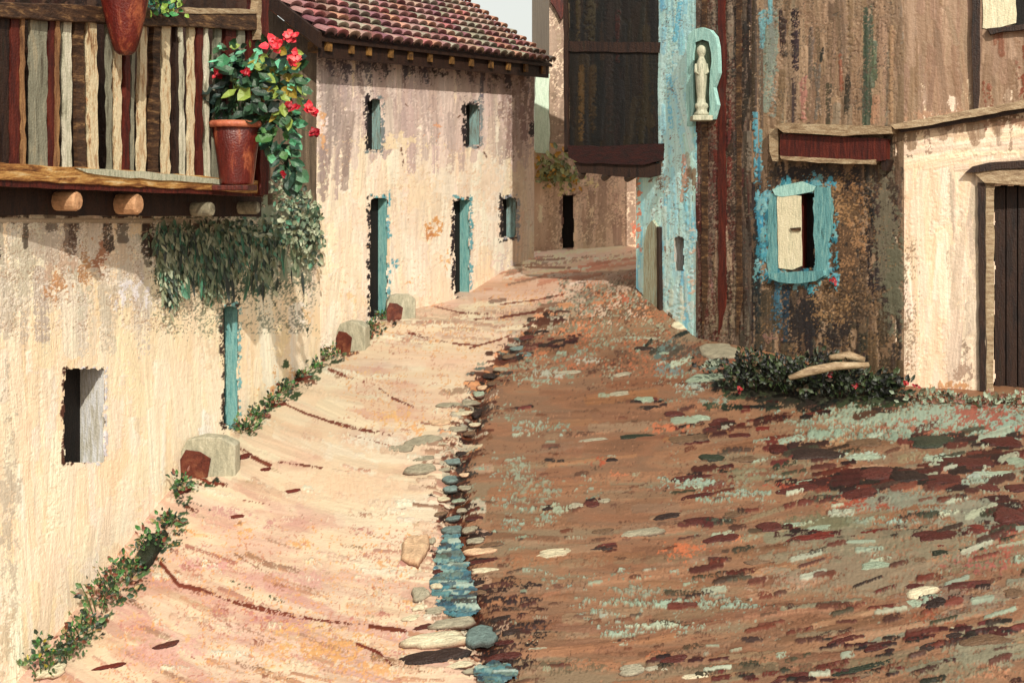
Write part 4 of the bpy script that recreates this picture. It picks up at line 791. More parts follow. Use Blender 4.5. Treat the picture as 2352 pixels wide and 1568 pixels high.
# verge board on the near gable
mb = MB(); a = E_a-D3*.06; b = a+slope_v*Lr; up = Vector((0, 0, .16)); th = D3*.07
mb.hexa([a-up, a-up+th, b-up+th, b-up, a+up*.3, a+up*.3+th, b+up*.3+th, b+up*.3]); mb.build('verge_board', M['wood_dark'], roof)
mb = MB(); a = V3(A0, ez0-.02)-Bn*.30-D3*.3; b = V3(B0, ez1-.02)-Bn*.30+D3*.05; q_ = Vector((0, 0, .12))
mb.hexa([a-q_*1.25, b-q_*1.25, b-q_*1.25+Bn*.04, a-q_*1.25+Bn*.04, a+q_*.5, b+q_*.5, b+q_*.5+Bn*.04, a+q_*.5+Bn*.04]); mb.build('eave_board', M['wood_dark'], roof)
M['eave_shade'] = mat_pal('eave_shade_paint', [(40,36,40),(56,50,54),(84,74,74)], 5, E0, stretch=(4, 4, 1))
slab_obj('eave_shade_band', PF, [(728,108),(900,128),(1060,140),(1230,156),(1230,168),(1160,166),(1060,158),(980,150),(900,140),(820,132),(728,122)], -.01, .03, M['eave_shade'], fh, wob=3)  # dark strip standing in for the eave's shade on the wall
for i, x in enumerate([757,810,850,900,945,990,1040,1085,1130,1170,1210,1250]):
    t = (x-732)/(1225-732); yc = 92+(x-757)*.105; f0 = PF.P(min(x, 1250), yc+14, .34); s_ = f0.y/F; mb = MB(); w = 7*s_*(1 if x > 760 else 1.4); h = 12*s_
    d_ = D3*w; u = Vector((0, 0, h)); bk_ = Bn*.34
    mb.hexa([f0-d_-u, f0+d_-u, f0+d_-u*.9+bk_, f0-d_-u*.9+bk_, f0-d_+u, f0+d_+u, f0+d_+u+bk_, f0-d_+u+bk_]); mb.build('rafter_end', M['ochre'], roof)
# ================================================================== STONE BLOCKS BY THE LEFT WALL
def block(x0, y0, x1, y1, label, w=.3):
    # grey rounded top and right flank, reddish end facing down the street
    a = G(x0, y1); b = G(x1, y1-6); t = thing('stone_block', a, label, 'stone'); h = (y1-y0)*a.y/F
    dr = (b-a); dr.z *= .3; nb = Vector((-dr.y, dr.x, 0)).normalized()*w; mb = MB(); n = 6; prof = [(0, 0), (0, .7), (.12, .93), (.4, 1.0), (.75, .98), (1, .82), (1, 0)]
    vs = []
    for k in range(2):
        for (u, v) in prof: vs.append(a+dr*u+nb*k*1.2+Vector((0, 0, v*h*R.uniform(.96, 1.03)))-Vector((0, 0, .05)))
    m = len(prof); mb.add(vs, [tuple(range(m-1, -1, -1)), tuple(range(m, 2*m))]+[(i, i+1, i+1+m, i+m) for i in range(m-1)]); mb.build('block_top', M['grey_stone'], t, bevel=.015)
    mb = MB(); e = -nb.normalized()*.012; pr = [(0.02, .02), (0.0, .5), (.1, .70), (.36, .66), (.56, .52), (.48, .0)]
    mb.add([a+dr*u+e+Vector((0, 0, v*h-.04)) for u, v in pr]+[a+dr*u+Vector((0, 0, v*h-.04)) for u, v in pr], [tuple(range(5, -1, -1))]+[(i, i+1, i+7, i+6) for i in range(5)]); mb.build('broken_face', M['red_stone'], t)
block(415, 990, 540, 1100, 'large rounded grey stone block with red broken face nearest the slit window', .12)
block(772, 728, 838, 812, 'small grey stone block with red face left of the tall teal door', .14)
block(888, 668, 955, 738, 'low rounded grey stone right of the tall teal door', .14)
# ================================================================== WEEDS ALONG THE LEFT WALL
WG = [(52,80,48),(36,54,38),(72,104,56),(30,44,34),(96,120,70),(44,70,50),(60,110,50)]
seq = [(100,1540,.22),(165,1500,.22),(195,1440,.24),(235,1390,.26),(270,1345,.26),(300,1310,.22),(345,1255,.22),(385,1200,.16),(415,1130,.20),(560,985,.20),(590,955,.16),(625,925,.14),(655,895,.14),(690,860,.12),(722,838,.16),(756,818,.20),(845,770,.14),(850,745,.2),(880,725,.14)]
for i, (x, y, r) in enumerate(seq):
    b = G(x, y+10)
    where = 'at the very bottom left corner' if i < 2 else 'below the slit window' if i < 6 else 'just before the large grey block' if i < 9 else 'between the two teal doors' if i < 15 else 'at the foot of the tall teal door'
    clump('weed', b, (r*R.uniform(.5, .9), r*.6, r*R.uniform(.6, 1.3)), int(50+r*R.uniform(80, 330)), (.02, .075), WG+[(110,60,44),(150,130,90)] if i not in (0,) else WG+[(150,140,50)], f'green weeds along the wall base {where}', 'plant', f'weeds {where}', stems=5)
# pale green stain slab / boulder by the wall
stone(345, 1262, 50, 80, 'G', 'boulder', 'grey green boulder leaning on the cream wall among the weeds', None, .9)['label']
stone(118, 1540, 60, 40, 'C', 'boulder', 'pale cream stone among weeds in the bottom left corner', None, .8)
# ================================================================== END OF STREET
eh = thing('end_house', PE.P(1300, 574), 'tan plastered house closing off the end of the street', 'house')
W3 = Sheet(1222, 1640, -240, 590, 2.2, (.56, .56, .5)); W3.base([(150,126,104),(168,146,122),(176,152,128),(160,138,114)], 30, 140, 2)
W3.scatter(160, (1225, -240, 1640, 590), [(160,136,112),(176,154,128),(150,128,106),(186,164,136),(140,118,98)], (50, 160), (8, 22), 90, (.5, 1), None, (.6, 1), .8)
for (x, y, rx, ry, c, cv) in [(1240,500,14,60,(212,200,170),.4),(1350,420,60,24,(180,172,120),.5),(1410,420,50,30,(166,150,124),.5),(1400,500,60,60,(158,136,114),.6),(1360,480,30,90,(190,172,140),.3),(1455,520,16,80,(214,120,84),.35),(1290,440,30,30,(170,166,110),.4)]: W3.blob(x, y, rx, ry, c, cv, .9, .8, 9, 2)
W3.col[W3.Y < 330] *= .5; W3.col[(W3.X > 1436) & (W3.Y > 380)] *= .6  # colour darkened where sun reaches the upper wall and right strip
W3.speck((1225,-240,1640,590), [(196,176,146),(120,100,84)], .5); W3.ragged(1292,446,1318,574,(90,70,60),(190,170,140),12)
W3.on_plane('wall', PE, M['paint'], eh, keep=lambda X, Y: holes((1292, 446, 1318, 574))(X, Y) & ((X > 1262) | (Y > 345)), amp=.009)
opening(PE, 1292, 446, 1318, 574, .3, eh, M['wood_pale'], M['dark'], 'door', 'door_panel')
slab_obj('corner_pier', PE, [(1230,172),(1246,166),(1262,172),(1262,352),(1229,350)], -.6, .08, mat_pal('pale_blue_limewash', [(176,200,180),(196,216,198),(206,222,206)], 4, .95, stretch=V), eh, wob=2)
mb = MB(); a = PE.P(1262, 0); mb.add([V3(a, -1.5), V3(a+Vector((-.3, 3, 0)), -1.5), V3(a+Vector((-.3, 3, 0)), 5.9), V3(a, 5.9)], [(0, 1, 2, 3)]); mb.build('side_wall', M['tan'], eh)
slab_obj('eave_corner', PE, [(1262,-60),(1296,-60),(1300,26),(1288,44),(1276,20),(1266,4)], 0, .12, M['wood_maroon'], eh, wob=1.5)
vp = thing('hanging_vine', PE.P(1280, 400, .1), 'yellow green vine on the end house under the pale pier', 'plant'); mb = MB()
for _ in range(230):
    x = R.gauss(1275, 28); y = 385+R.gauss(0, 20)+abs(x-1262)*.2; 
    if x < 1228 or x > 1350: continue
    p = PE.P(x, y, R.uniform(.02, .2)); L = R.uniform(.08, .2); leaf(mb, p, L, L*.5, rv()+Vector((0, 0, -1)), Vector((0, -1, .3)), R.choice([(130,136,84),(150,150,96),(104,112,76),(190,140,56),(170,176,130)]))
mb.build('foliage', M['leaf'], vp)
# ================================================================== TEAL CORNER BUILDING + BAY
th_ = thing('teal_house', PT.P(1600, 775), 'tall house with flaking teal plaster corner and brown timber flank', 'house')
W4 = Sheet(1462, 1602, -260, 790, 2.0, (.42, .42, .38)); TE = [(152,186,178),(136,174,170),(170,202,192),(128,168,170),(150,182,168),(120,172,180)]
W4.base(TE, 12, 120, 2)
W4.scatter(170, (1462, -260, 1602, 790), TE+[(176,204,192),(96,160,180)], (50, 160), (6, 18), 90, (.5, 1), None, (.6, 1), .8)
W4.scatter(60, (1500, -260, 1602, 790), [(70,52,44),(120,96,76),(90,60,48),(60,48,44)], (12, 60), (3, 8), 90, (.2, .5), None, (.8, 1), .8)
W4.scatter(30, (1462, 380, 1600, 440), [(90,74,60),(110,90,70),(140,110,90)], (30, 70), (6, 14), 90, (.3, .7), None, (.6, 1))
W4.scatter(30, (1462, 430, 1600, 720), [(110,176,190),(130,190,198),(176,206,196)], (40, 120), (4, 9), 90, (.4, .8), None, (.6, .9))
for (x, y, rx, ry, c, cv) in [(1475,700,16,26,(90,96,80),.5),(1560,700,50,16,(196,196,170),.4),(1590,600,14,120,(170,150,130),.3),(1468,480,8,120,(216,120,84),.4),(1560,730,30,14,(220,214,186),.5)]: W4.blob(x, y, rx, ry, c, cv, .9)
W4.speck((1462,-260,1602,790), [(90,80,70),(190,214,200)], .3)
W4.scatter(30, (1470, 600, 1600, 780), [(196,214,200),(206,216,196),(170,200,196)], (30, 90), (6, 14), 90, (.4, .8), None, (.6, 1))
W4.on_plane('wall', PT, M['paint'], th_, keep=lambda X, Y: holes((1550, 542, 1572, 622))(X, Y) & ~((X < 1512) & (Y > 660+(X-1462)*1.2)), amp=.007)
opening(PT, 1550, 542, 1572, 622, .14, th_, M['grey_reveal'], M['dark'])
M['grey_door'] = mat_pal('weathered_grey_door', [(96,92,78),(130,128,108),(150,156,136),(120,160,160)], 6, .7, stretch=V)
dd = slab_obj('door', PT, [(1478,560),(1486,520),(1498,505),(1508,520),(1512,716),(1500,712),(1478,690)], -.03, .05, M['grey_door'], th_, wob=1)
slab_obj('door_edge', PT, [(1508,520),(1513,522),(1515,724),(1509,718)], -.02, .06, M['wood_dark'], dd, wob=.6)
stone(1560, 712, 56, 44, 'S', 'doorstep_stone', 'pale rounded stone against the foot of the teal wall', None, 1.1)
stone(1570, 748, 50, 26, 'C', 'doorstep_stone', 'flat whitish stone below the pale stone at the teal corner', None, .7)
# brown flank, goes round the corner
W5 = Sheet(1588, 1728, -260, 830, 2.0, (1.05, .92, .78)); BR = [(88,66,50),(106,84,66),(72,54,42),(120,98,78),(80,58,46),(60,44,36),(110,94,76)]
W5.base(BR, 10, 150, 2.4)
W5.scatter(230, (1588, -260, 1728, 830), BR+[(70,26,20),(56,38,30)], (60, 200), (5, 18), 90, (.5, 1), None, (.6, 1), .9)
W5.scatter(40, (1690, -260, 1728, 830), [(54,44,36),(40,32,30),(70,56,46)], (60, 200), (6, 14), 90, (.5, 1), None, (.7, 1), .9)
W5.scatter(26, (1640, 150, 1690, 420), [(88,30,22),(104,40,28),(70,28,22)], (20, 80), (6, 12), 90, (.5, .9), None, (.8, 1))
W5.scatter(30, (1600, 380, 1640, 700), [(130,90,80),(112,70,60),(176,110,90)], (20, 70), (3, 8), 90, (.3, .6), None, (.8, 1))
W5.scatter(24, (1640, 560, 1700, 780), [(150,120,92),(130,106,80)], (40, 120), (6, 12), 90, (.4, .8), None, (.8, 1))
W5.speck((1588,-260,1728,830), [(40,32,28),(140,112,88),(90,40,30)], .6)
W5.on_plane('side_wall', PB, M['paint'], th_, keep=lambda X, Y: X > 1599, amp=.011)
for (x0, x1, m) in [(1610,1622,'wood_mid'),(1648,1664,'wood_maroon'),(1690,1700,'wood_mid')]:
    slab_obj('timber_post', PB, [(x0,-250),(x1,-250),(x1+3,R.uniform(640,770)),(x0+2,770)], 0, .03, M[m], th_, wob=1.6)
# niche: teal surround and figure
NS = thing('niche_shrine', PB.P(1622, 270, .05), 'teal arched niche surround on the brown flank high above the lane', 'niche')
PN = Plane((PB.P(1600, 200).x-.02, PB.P(1600, 200).y-.06), (PB.P(1660, 200).x, PB.P(1660, 200).y-.10))
M['teal_lt'] = mat_pal('light_teal', [(116,160,156),(150,192,186),(168,206,198)], 6, .95, stretch=V)
arch = [(1578,290),(1576,110),(1580,82),(1592,68),(1610,64),(1630,68),(1642,84),(1650,130),(1648,170),(1640,200),(1646,240),(1636,276),(1628,276),(1630,190),(1634,120),(1626,98),(1612,92),(1598,98),(1592,120),(1592,290)]
slab_obj('surround', PN, arch, -.02, .045, M['teal_lt'], NS, wob=2)
slab_obj('niche_back', PN, [(1590,96),(1634,96),(1634,262),(1590,262)], -.01, .02, mat_pal('dark_green_recess', [(40,48,38),(70,84,66),(90,110,100)], 6, .95, stretch=V), NS)
st_ = PN.P(1611, 266, .12); s_ = st_.y/F
ft = thing('statuette', st_, 'small white robed stone figure standing in the teal niche', 'statue')
prof = [(0,0),(19,0),(20,6),(14,10),(15,16),(18,20),(17,26),(12,30),(11,40),(13,60),(15,84),(16,104),(15,116),(11,126),(8,132)]
mb = MB(); mb.lathe(st_, [(r*s_*.85, z*s_) for r, z in prof]+[(6*s_, 136*s_), (9*s_, 141*s_), (10.5*s_, 148*s_), (9*s_, 156*s_), (4*s_, 161*s_), (0, 162*s_)], 18, wob=.06); mb.build('figure', M['white'], ft, smooth=True)
for sg in (-1, 1):
    mb = MB(); mb.tube([st_+Vector((sg*11*s_, 0, 118*s_)), st_+Vector((sg*14*s_, -.02, 100*s_)), st_+Vector((sg*5*s_, -.05, 92*s_))], [4*s_, 4*s_, 3*s_], 8); mb.build('arm', M['white'], ft, smooth=True)
mb = MB(); mb.box((st_.x, st_.y, st_.z-6*s_), (46*s_, 40*s_, 12*s_)); mb.build('bracket', M['white'], NS, bevel=.01)
# dark bay
by = thing('wooden_bay', xy(1410, 15.2)+(.25,), 'dark enclosed timber bay overhanging the lane beside the teal corner', 'bay window')
PY = Plane(xy(1298, 15.0), xy(1522, 14.2))
W6 = Sheet(1296, 1526, -250, 350, 2.0, 2.3); DK = [(30,26,22),(40,34,26),(26,24,24),(54,42,26),(34,26,24)]
W6.base(DK, 18, 160, 2); W6.scatter(120, (1296, -250, 1526, 350), DK, (80, 240), (8, 24), 90, (.6, 1), None, (.6, 1), .8)
for (x, w, y0, y1, c) in [(1335,18,150,320,(92,68,34)),(1362,20,150,300,(70,54,34)),(1330,12,0,100,(80,66,42)),(1356,30,0,90,(56,48,34)),(1400,26,0,300,(38,30,24)),(1420,12,20,140,(58,26,20)),(1304,8,0,320,(112,90,64))]:
    for _ in range(4): W6.stroke(x+R.uniform(-4, 4), y0+R.uniform(0, 20), x+R.uniform(-4, 4), y1, w*.6, c, .6)
W6.on_plane('planking', PY, M['paint'], by, amp=.006)
mb = MB(); n3 = PY.N3(); fr = [PY.P(1298, -250), PY.P(1522, -250), PY.P(1524, 348), PY.P(1300, 342)]; z0 = fr[3].z; z1 = fr[0].z
bb = [PY.P(1298, 300, -.012), PY.P(1523, 300, -.012)]; cc = [bb[0]+Vector((.3, 2.6, 0)), bb[1]+Vector((.8, 2.4, 0))]
mb.hexa([V3(bb[0], z0), V3(bb[1], z0), V3(cc[1], z0), V3(cc[0], z0), V3(bb[0], z1), V3(bb[1], z1), V3(cc[1], z1), V3(cc[0], z1)]); mb.build('bay_body', M['dark'], by)
slab_obj('cross_rail', PY, [(1298,94),(1516,98),(1516,122),(1298,118)], -.02, .035, M['wood_dark'], by, wob=1.5)
slab_obj('corner_post', PY, [(1292,-250),(1302,-250),(1306,345),(1296,345)], -.06, .04, M['wood_dark'], by, wob=1)
slab_obj('sill_beam', PY, [(1304,334),(1420,336),(1526,330),(1530,366),(1480,378),(1330,374),(1306,362)], -.3, .10, mat_pal('deep_maroon', [(36,14,12),(60,22,18),(76,30,24)], 4, 2.2, stretch=(2, 2, 8)), by, wob=1.8)  # sill in a darker maroon tone
slab_obj('bottom_beam', PY, [(1318,372),(1330,396),(1400,404),(1480,408),(1534,398),(1528,376)], -.3, .06, M['wood_dark'], by, wob=1.5)
mb = MB()
for (x, y) in [(1340,392),(1400,396),(1460,398)]:
    a = PY.P(x, y, .0); mb.tube([a, a+Vector((.1, 1.9, -.05))], .06, 8)
mb.build('support_beam', M['wood_dark'], by)
# teal upper strip beside the bay lies on PT; add upper timber strip right of it
# ================================================================== HOUSE WITH TEAL WINDOW
wh = thing('timber_house', PW.P(1900, 860), 'weathered brown house with a teal framed window between dark flank and cream wall', 'house')
W7 = Sheet(1722, 2076, -260, 920, 2.1, (1.6, 1.46, 1.26)); TB = [(150,118,88),(168,132,98),(178,142,108),(160,124,92),(136,106,80)]
W7.base(TB, 16, 200, 2)
W7.scatter(300, (1722, -260, 2076, 300), TB+[(186,150,114),(150,130,104)], (80, 240), (6, 22), 90, (.5, 1), None, (.5, 1), .8)
for (x, w, y0, y1, c, n) in [(1770,40,10,270,(146,150,128),8),(1732,14,-200,300,(84,66,52),6),(1748,12,0,300,(120,100,80),4),(1752,20,20,110,(120,166,162),3),(1768,16,0,60,(126,176,172),2),(1800,14,20,130,(60,40,34),5),(1828,18,15,170,(54,38,38),7),(1826,14,170,290,(72,54,46),4),(1865,14,60,180,(120,96,80),4),(1880,20,130,280,(120,104,84),4),(1850,20,160,280,(190,128,106),4),
        (1890,10,110,140,(50,48,40),2),(1905,14,190,290,(96,84,62),4),(1950,16,160,270,(70,58,44),4),(1935,12,120,220,(150,90,60),3),(1995,22,10,290,(92,98,74),8),(2005,24,90,200,(106,112,84),5),(2015,20,220,280,(196,146,110),3),(1990,8,20,290,(70,80,62),3),(2050,14,60,280,(186,142,104),4)]:
    for _ in range(n):
        a = R.uniform(0, .3); W7.stroke(x+R.uniform(-.4, .4)*w, y0+(y1-y0)*a, x+R.uniform(-.4, .4)*w, y1-R.uniform(0, .2)*(y1-y0), w*R.uniform(.3, .7), c, R.uniform(.4, .85))
W7.scatter(240, (1722, 370, 2076, 920), [(70,52,40),(54,42,36),(90,70,50),(110,84,58),(44,34,32),(84,72,56)], (50, 170), (8, 24), 90, (.5, 1), None, (.7, 1), .8)
for (x, y, rx, ry, c, cv) in [(1945,560,48,160,(172,124,78),.72),(1960,470,54,70,(168,120,76),.62),(1920,420,40,30,(150,110,76),.4),(1990,700,50,80,(126,94,64),.5),(2036,540,34,180,(132,120,94),.85),(2056,640,26,140,(120,110,84),.9),(2045,800,40,60,(150,112,84),.4),(1850,690,46,24,(140,104,80),.35),(1850,740,70,70,(40,36,34),.75),(1920,760,50,60,(50,42,38),.6),(1870,400,90,26,(34,28,28),.7),(1900,720,30,80,(96,82,58),.5),(1940,730,40,70,(62,50,42),.6),(1765,470,30,70,(84,60,50),.4),(1740,600,12,200,(34,44,46),.7),
        (1750,560,16,120,(60,130,150),.3),(1744,380,9,70,(60,140,160),.5),(1790,710,24,80,(60,96,110),.5),(1830,400,60,30,(40,32,30),.7),(1890,400,50,34,(50,40,36),.6),(2000,460,16,60,(28,26,24),.4),(1780,780,40,20,(150,110,90),.4),(1900,850,100,40,(56,60,44),.6)]:
    W7.blob(x, y, rx, ry, c, cv, .92, .7, 9, 1.6)
for (x, y0, y1, w, c) in [(1736,260,420,6,(110,170,176)),(1750,300,390,5,(120,176,176)),(1748,470,640,10,(70,150,170)),(1764,440,640,12,(110,170,172)),(1784,650,760,10,(60,100,116)),(1806,660,780,12,(50,70,80)),(2004,480,520,6,(24,22,22)),(1992,380,470,8,(60,52,44))]:
    for _ in range(4): W7.stroke(x+R.uniform(-4, 4), y0, x+R.uniform(-4, 4), y1, w, c, .6)
W7.speck((1722,-260,2076,300), [(120,92,72),(200,160,124),(90,80,66)], .35); W7.speck((1722,370,2076,920), [(30,26,26),(160,118,76)], .3, 3); W7.speck((1850,390,2010,760), [(190,142,92),(60,46,36)], .9, 3, 60)
for (x0, x1, y0, y1, n) in [(1742,1790,440,640,44),(1868,1922,424,650,40),(1770,1890,416,450,16),(1756,1900,622,660,20)]:
    for _ in range(n): W7.blob(R.uniform(x0, x1), R.uniform(y0, y1), R.uniform(6, 14), R.uniform(10, 34), R.choice([(84,164,172),(110,176,180),(120,170,164),(60,130,140),(140,190,184)]), R.uniform(.4, .65), thick=.9)
W7.on_plane('wall', PW, M['paint'], wh, keep=holes((1838, 440, 1872, 616)), amp=.010)
opening(PW, 1838, 440, 1872, 616, .2, wh, M['wood_maroon'], M['dark'], 'window_gap', 'window_pane')
M['teal_v'] = mat_pal('vivid_teal', [(76,112,110),(92,150,156),(116,170,172),(146,190,184)], 6, E0, stretch=V)
wd = slab_obj('window_frame', PW, [(1764,632),(1762,470),(1772,446),(1788,438),(1796,446),(1788,462),(1786,628)], -.02, .022, M['teal_v'], wh, wob=3)
slab_obj('right_jamb', PW, [(1870,432),(1882,426),(1906,430),(1914,500),(1904,560),(1900,630),(1880,640),(1872,630)], -.02, .025, M['teal_v'], wd, wob=4.5)
slab_obj('head', PW, [(1774,434),(1800,424),(1840,418),(1872,428),(1866,440),(1830,446),(1796,452),(1780,450)], -.02, .035, M['teal_lt'], wd, wob=2)
slab_obj('window_sill', PW, [(1764,628),(1800,626),(1890,622),(1892,634),(1874,646),(1836,652),(1790,648),(1766,638)], -.02, .09, M['teal_v'], wd, wob=1.2)
shut = slab_obj('shutter', PW, [(1784,452),(1808,446),(1838,450),(1840,612),(1820,620),(1788,616)], -.0, .03, M['cream'], wd, wob=1)
slab_obj('latch', PW, [(1814,524),(1838,522),(1838,530),(1818,530)], .03, .05, M['wood_mid'], shut)
# lintel box
lb = slab_obj('lintel_box', PW, [(1792,308),(2034,318),(2034,368),(1990,374),(1792,362)], 0, .14, M['wood_maroon'], wh, wob=1.2)
slab_obj('top_plank', PW, [(1778,288),(1800,283),(1900,286),(2046,290),(2046,306),(1940,312),(1800,304)], 0, .20, M['wood_pale'], lb, wob=1)
slab_obj('bottom_plank', PW, [(1792,358),(1990,368),(2010,366),(2008,378),(1880,374),(1794,366)], .0, .17, M['wood_pale'], lb, wob=1)
slab_obj('end_bracket', PW, [(1768,296),(1786,296),(1788,372),(1774,370),(1768,350)], 0, .12, M['wood_pale'], lb, wob=1.5)
slab_obj('end_bracket', PW, [(2024,366),(2044,366),(2038,392),(2026,392)], 0, .12, M['wood_dark'], lb, wob=1.5)
# ================================================================== CREAM HOUSE RIGHT
ch = thing('cream_house', PC.P(2200, 890), 'cream walled house at the right edge with a dark doorway and tan upper storey', 'house')
W8 = Sheet(2050, 2690, -260, 940, 2.3, (1.26, 1.37, 1.26))
W8.base([(160,136,108),(154,130,102),(168,144,114)], 30, 240, 1.6); c8 = W8.col.copy(); W8.base(CREAM, 50, 200, 1.6); W8.col = np.where((W8.Y < 286-(W8.X-2044)*.18)[..., None], c8, W8.col)
W8.scatter(260, (2070, 300, 2690, 900), CREAM+[(240,226,192),(250,236,204)], (60, 220), (12, 34), 90, (.6, 1), None, (.4, .9), .8)
W8.scatter(50, (2180, 430, 2260, 880), [(220,208,178),(206,194,166),(232,218,186)], (50, 180), (8, 22), 90, (.5, .9), None, (.6, 1), .8)
W8.scatter(50, (2080, 300, 2690, 380), [(250,228,186),(240,222,190),(230,212,182),(252,236,200)], (60, 200), (10, 24), -6, (.6, 1), None, (.7, 1), 1.2)
W8.scatter(320, (2050, -260, 2690, 262), [(160,136,108),(154,128,100),(170,146,116),(146,120,94),(164,140,112)], (80, 240), (8, 24), 90, (.6, 1), None, (.6, 1), .7)
W8.scatter(30, (2260, -60, 2690, 260), [(140,84,58),(150,98,72),(130,80,56)], (40, 140), (6, 16), 90, (.4, .8), None, (.7, 1))
W8.blob(2360, 180, 20, 90, (134,78,52), .6)
for (x, y, rx, ry, c, cv) in [(2056,300,20,30,(150,120,90),.6),(2200,270,160,20,(172,140,106),.7),(2340,280,120,18,(170,138,104),.6),(2420,270,200,20,(166,134,104),.6),(2060,600,22,260,(120,108,84),.6),(2056,340,30,40,(170,136,104),.5),(2090,360,22,16,(110,100,76),.4),(2100,300,60,18,(176,146,112),.4),(2210,860,36,50,(170,148,124),.55),(2216,800,16,40,(150,136,112),.4),(2080,860,30,40,(170,130,96),.35),(2180,885,80,14,(206,160,106),.6),(2260,640,12,260,(206,180,140),.4)]:
    W8.blob(x, y, rx, ry, c, cv, .92, .7, 9, 1.6)
W8.stroke(2230, 262, 2420, 246, 10, (70,50,38), .5); W8.stroke(2280, 278, 2400, 262, 12, (150,120,90), .5)
W8.speck((2050,270,2690,940), [(224,206,172)], .15); W8.speck((2050,540,2120,900), [(110,98,76),(140,110,80)], .8, 3)
W8.on_plane('wall', PC, M['paint'], ch, keep=lambda X, Y: holes((2282, 424, 2420, 905), (2262, -80, 2420, 60))(X, Y) & (X > 2058), amp=.008)
dr_ = opening(PC, 2282, 424, 2420, 905, .3, ch, M['wood_pale'], M['dark'], 'doorway', 'door_leaf')
slab_obj('door_jamb', PC, [(2246,420),(2262,420),(2264,898),(2250,898)], -.02, .05, M['wood_dark'], dr_, wob=1.5)
slab_obj('door_jamb', PC, [(2264,418),(2284,418),(2282,900),(2266,900)], -.05, .03, M['wood_pale'], dr_, wob=1.5)
slab_obj('door_jamb', PC, [(2412,418),(2432,418),(2432,900),(2414,900)], -.05, .04, M['wood_dark'], dr_, wob=1.5)
mb = MB()
for k in range(5):
    x0 = 2284+k*27; slab(mb, PC, [(x0+1, 430), (x0+25, 430), (x0+25, 902), (x0+1, 902)], -.24, -.20)
mb.build('door_boards', M['wood_dark'], dr_)
slab_obj('lintel', PC, [(2236,398),(2270,392),(2352,388),(2440,384),(2440,420),(2352,424),(2262,420)], -.04, .09, M['wood_pale'], ch, wob=1.2)
slab_obj('hood_arch', PC, [(2216,396),(2234,382),(2270,374),(2340,369),(2430,366),(2440,384),(2300,388),(2240,396)], 0, .11, M['wood_dark'], ch, wob=1)
ledge = slab_obj('ledge', PC, [(2044,288),(2100,276),(2236,252),(2440,214),(2440,232),(2240,268),(2140,286),(2056,298)], 0, .18, M['wood_pale'], ch, wob=1.2)
slab_obj('ledge_underside', PC, [(2060,296),(2140,286),(2240,268),(2440,232),(2440,240),(2240,278),(2140,294),(2070,304)], 0, .12, M['wood_dark'], ledge, wob=1)
slab_obj('timber_post', PC, [(2234,-250),(2250,-250),(2252,100),(2248,262),(2236,262),(2232,100)], 0, .07, M['wood_dark'], ch, wob=1.5)
ow = opening(PC, 2262, -80, 2420, 60, .12, ch, M['wood_mid'], M['dark'], 'window', 'pane')
slab_obj('shutter', PC, [(2258,-80),(2300,-80),(2334,-80),(2334,54),(2300,62),(2280,70),(2258,64)], -.05, .02, M['cream'], ow, wob=1.5)
slab_obj('window_sill', PC, [(2268,66),(2330,58),(2440,46),(2440,60),(2330,70),(2276,78)], 0, .08, M['wood_dark'], ow, wob=1.5)
# solid bodies behind right hand fronts, roofs out of frame
mb = MB(); a = PT.P(1465, 400, -.01); b = a+Vector((.9, 4.5, 0)); mb.add([V3(a, -2), V3(b, -2), V3(b, 5), V3(a, 5)], [(0, 1, 2, 3)]); mb.build('rear_wall', M['tan'], th_)
mb = MB(); a = PC.P(2690, 400, -.01); b = a+Vector((.4, 6, 0)); mb.add([V3(a, -3), V3(b, -3), V3(b, 4), V3(a, 4)], [(0, 1, 2, 3)]); mb.build('end_wall', M['cream_wall'], ch)
LE[0] = 1.5
# ================================================================== BUSH, LOG, PLANTS ON THE RIGHT
BG = [(34,40,28),(24,30,24),(56,68,42),(70,86,50),(30,34,30),(84,70,50),(20,22,20)]
RD = [(170,30,44),(140,26,36),(196,60,60)]
for i, (x, y, r, n, lbn) in enumerate([(1740,872,.42,420,'low dark green bush under the brown flank corner'),(1830,878,.46,480,'dark green bush under the teal framed window'),(1930,890,.40,360,'dark shrub with red flowers right of the pale log'),(2030,888,.22,170,'shrub with red flowers at the left foot of the cream wall')]):
    b = G(x, y+24)
    fl = [(R.uniform(-.2, .3), -.2, R.uniform(.1, .34), .035, RD) for _ in range(2)] if i >= 2 else [(-.25, -.2, .05, .05, RD)] if i == 0 else None
    clump('bush', b, (r*1.25, r*.7, r*.95), int(n*1.7), (.03, .10), BG+[(60,76,50),(46,60,40)], lbn, 'bush', None, fl)
fl = thing('flowering_vine', PW.P(1920, 642, .05), 'tiny red bloom at the right end of the teal sill', 'flower'); mb = MB(); c = PW.P(1915, 645, .06)
for _ in range(10): leaf(mb, c+rv(.015), .05, .04, rv(), Vector((0, -1, .3)), R.choice(RD))
mb.build('flower', M['leaf'], fl)
mb = MB(); a = G(1815, 900)+Vector((0, -.25, .16)); b = G(2000, 890)+Vector((0, -.05, .34)); mdl = (a+b)/2+Vector((0, 0, .05))
for p, q in [((1812,866),(1990,838))]:
    pa = Plane(xy(1800, 10.75), xy(2060, 10.75)); P0 = pa.P(1812, 868); P1 = pa.P(1860, 852); P2 = pa.P(1920, 840); P3 = pa.P(1995, 838)
    mb.tube([P0, P1, P2, P3], [.025, .05, .045, .03], 9)
lg = mb.build('log', M['wood_pale'], smooth=True); lg.location = (0, 0, 0); tag(lg, 'pale bare log lying across the dark bushes under the window', 'log')
mb = MB(); pa = Plane(xy(1800, 10.95), xy(2060, 10.95)); mb.tube([pa.P(1905, 822), pa.P(1950, 816), pa.P(1985, 826)], [.03, .05, .03], 8)
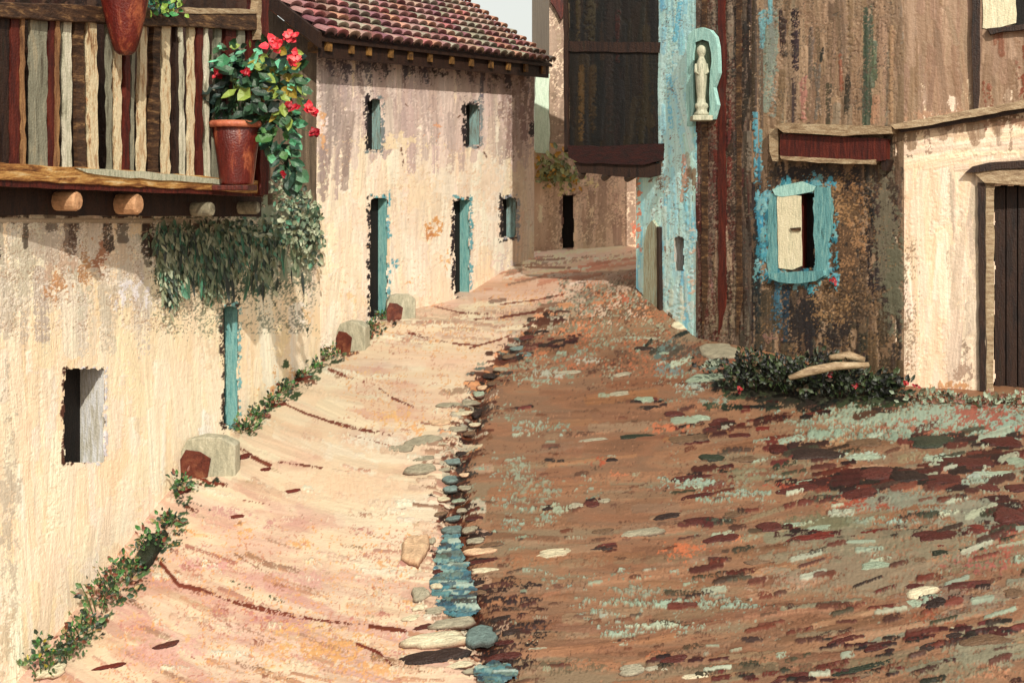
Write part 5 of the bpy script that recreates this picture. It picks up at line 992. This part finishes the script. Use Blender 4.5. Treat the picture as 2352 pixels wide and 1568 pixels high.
lg = mb.build('log', M['wood_pale'], smooth=True); tag(lg, 'short pale log behind the long one among the bushes', 'log')
stone(1650, 806, 100, 40, 'S', 'boulder', 'pale flat boulder at the foot of the brown timber flank', None, .8)
stone(1620, 868, 90, 24, 'P', 'boulder', 'pale streaked stone left of the dark bushes', None, .8)
stone(1700, 878, 50, 22, 'K', 'boulder', 'small tan stone at the left tip of the bushes', None, .9)
# doorstep rubble / grasses by cream house
for (x, y) in [(2120,925),(2200,930),(2270,935),(2330,930)]:
    clump('grass_tuft', G(x, y), (.3, .12, .12), 60, (.04, .09), [(150,166,140),(166,180,154),(110,100,76),(140,90,72)], 'low grey green grass tuft in front of the cream wall', 'plant', 'grey green tufts before the cream wall', stems=3)
# ================================================================== LIGHT, SKY, CAMERA
sun_dir = Vector((.17, -.77, .59)).normalized()
sd = bpy.data.lights.new('sun', 'SUN'); sd.energy = 4.4; sd.angle = math.radians(.5); sd.color = (1, .93, .80)
so = bpy.data.objects.new('sun', sd); C.objects.link(so); so.rotation_euler = (-sun_dir).to_track_quat('-Z', 'Y').to_euler()
el = math.asin(sun_dir.z); az = math.atan2(sun_dir.x, sun_dir.y)
w = bpy.data.worlds.new('World'); sc.world = w; w.use_nodes = True; nt = w.node_tree
sky = nt.nodes.new('ShaderNodeTexSky'); sky.sky_type = 'NISHITA'; sky.sun_disc = False; sky.sun_elevation = el; sky.sun_rotation = az
sky.dust_density = 6; sky.air_density = 1.0; sky.ozone_density = .3
hz = nt.nodes.new('ShaderNodeMix'); hz.data_type = 'RGBA'; hz.inputs[0].default_value = .6; hz.inputs[7].default_value = (11.0, 11.0, 9.8, 1)
nt.links.new(sky.outputs[0], hz.inputs[6]); bg = nt.nodes['Background']; nt.links.new(hz.outputs[2], bg.inputs[0]); bg.inputs[1].default_value = .11
cd = bpy.data.cameras.new('camera'); cam = bpy.data.objects.new('camera', cd); C.objects.link(cam)
cd.sensor_width = 36; cd.lens = 36; cd.shift_y = -(784-HY)/F; cam.location = (0, 0, 0); cam.rotation_euler = (math.pi/2, 0, 0); cd.clip_end = 2000; cd.clip_start = .05
sc.camera = cam
sc.view_settings.view_transform = 'Standard'; sc.view_settings.look = 'None'; sc.view_settings.exposure = 0
print('objects', len(bpy.data.objects))
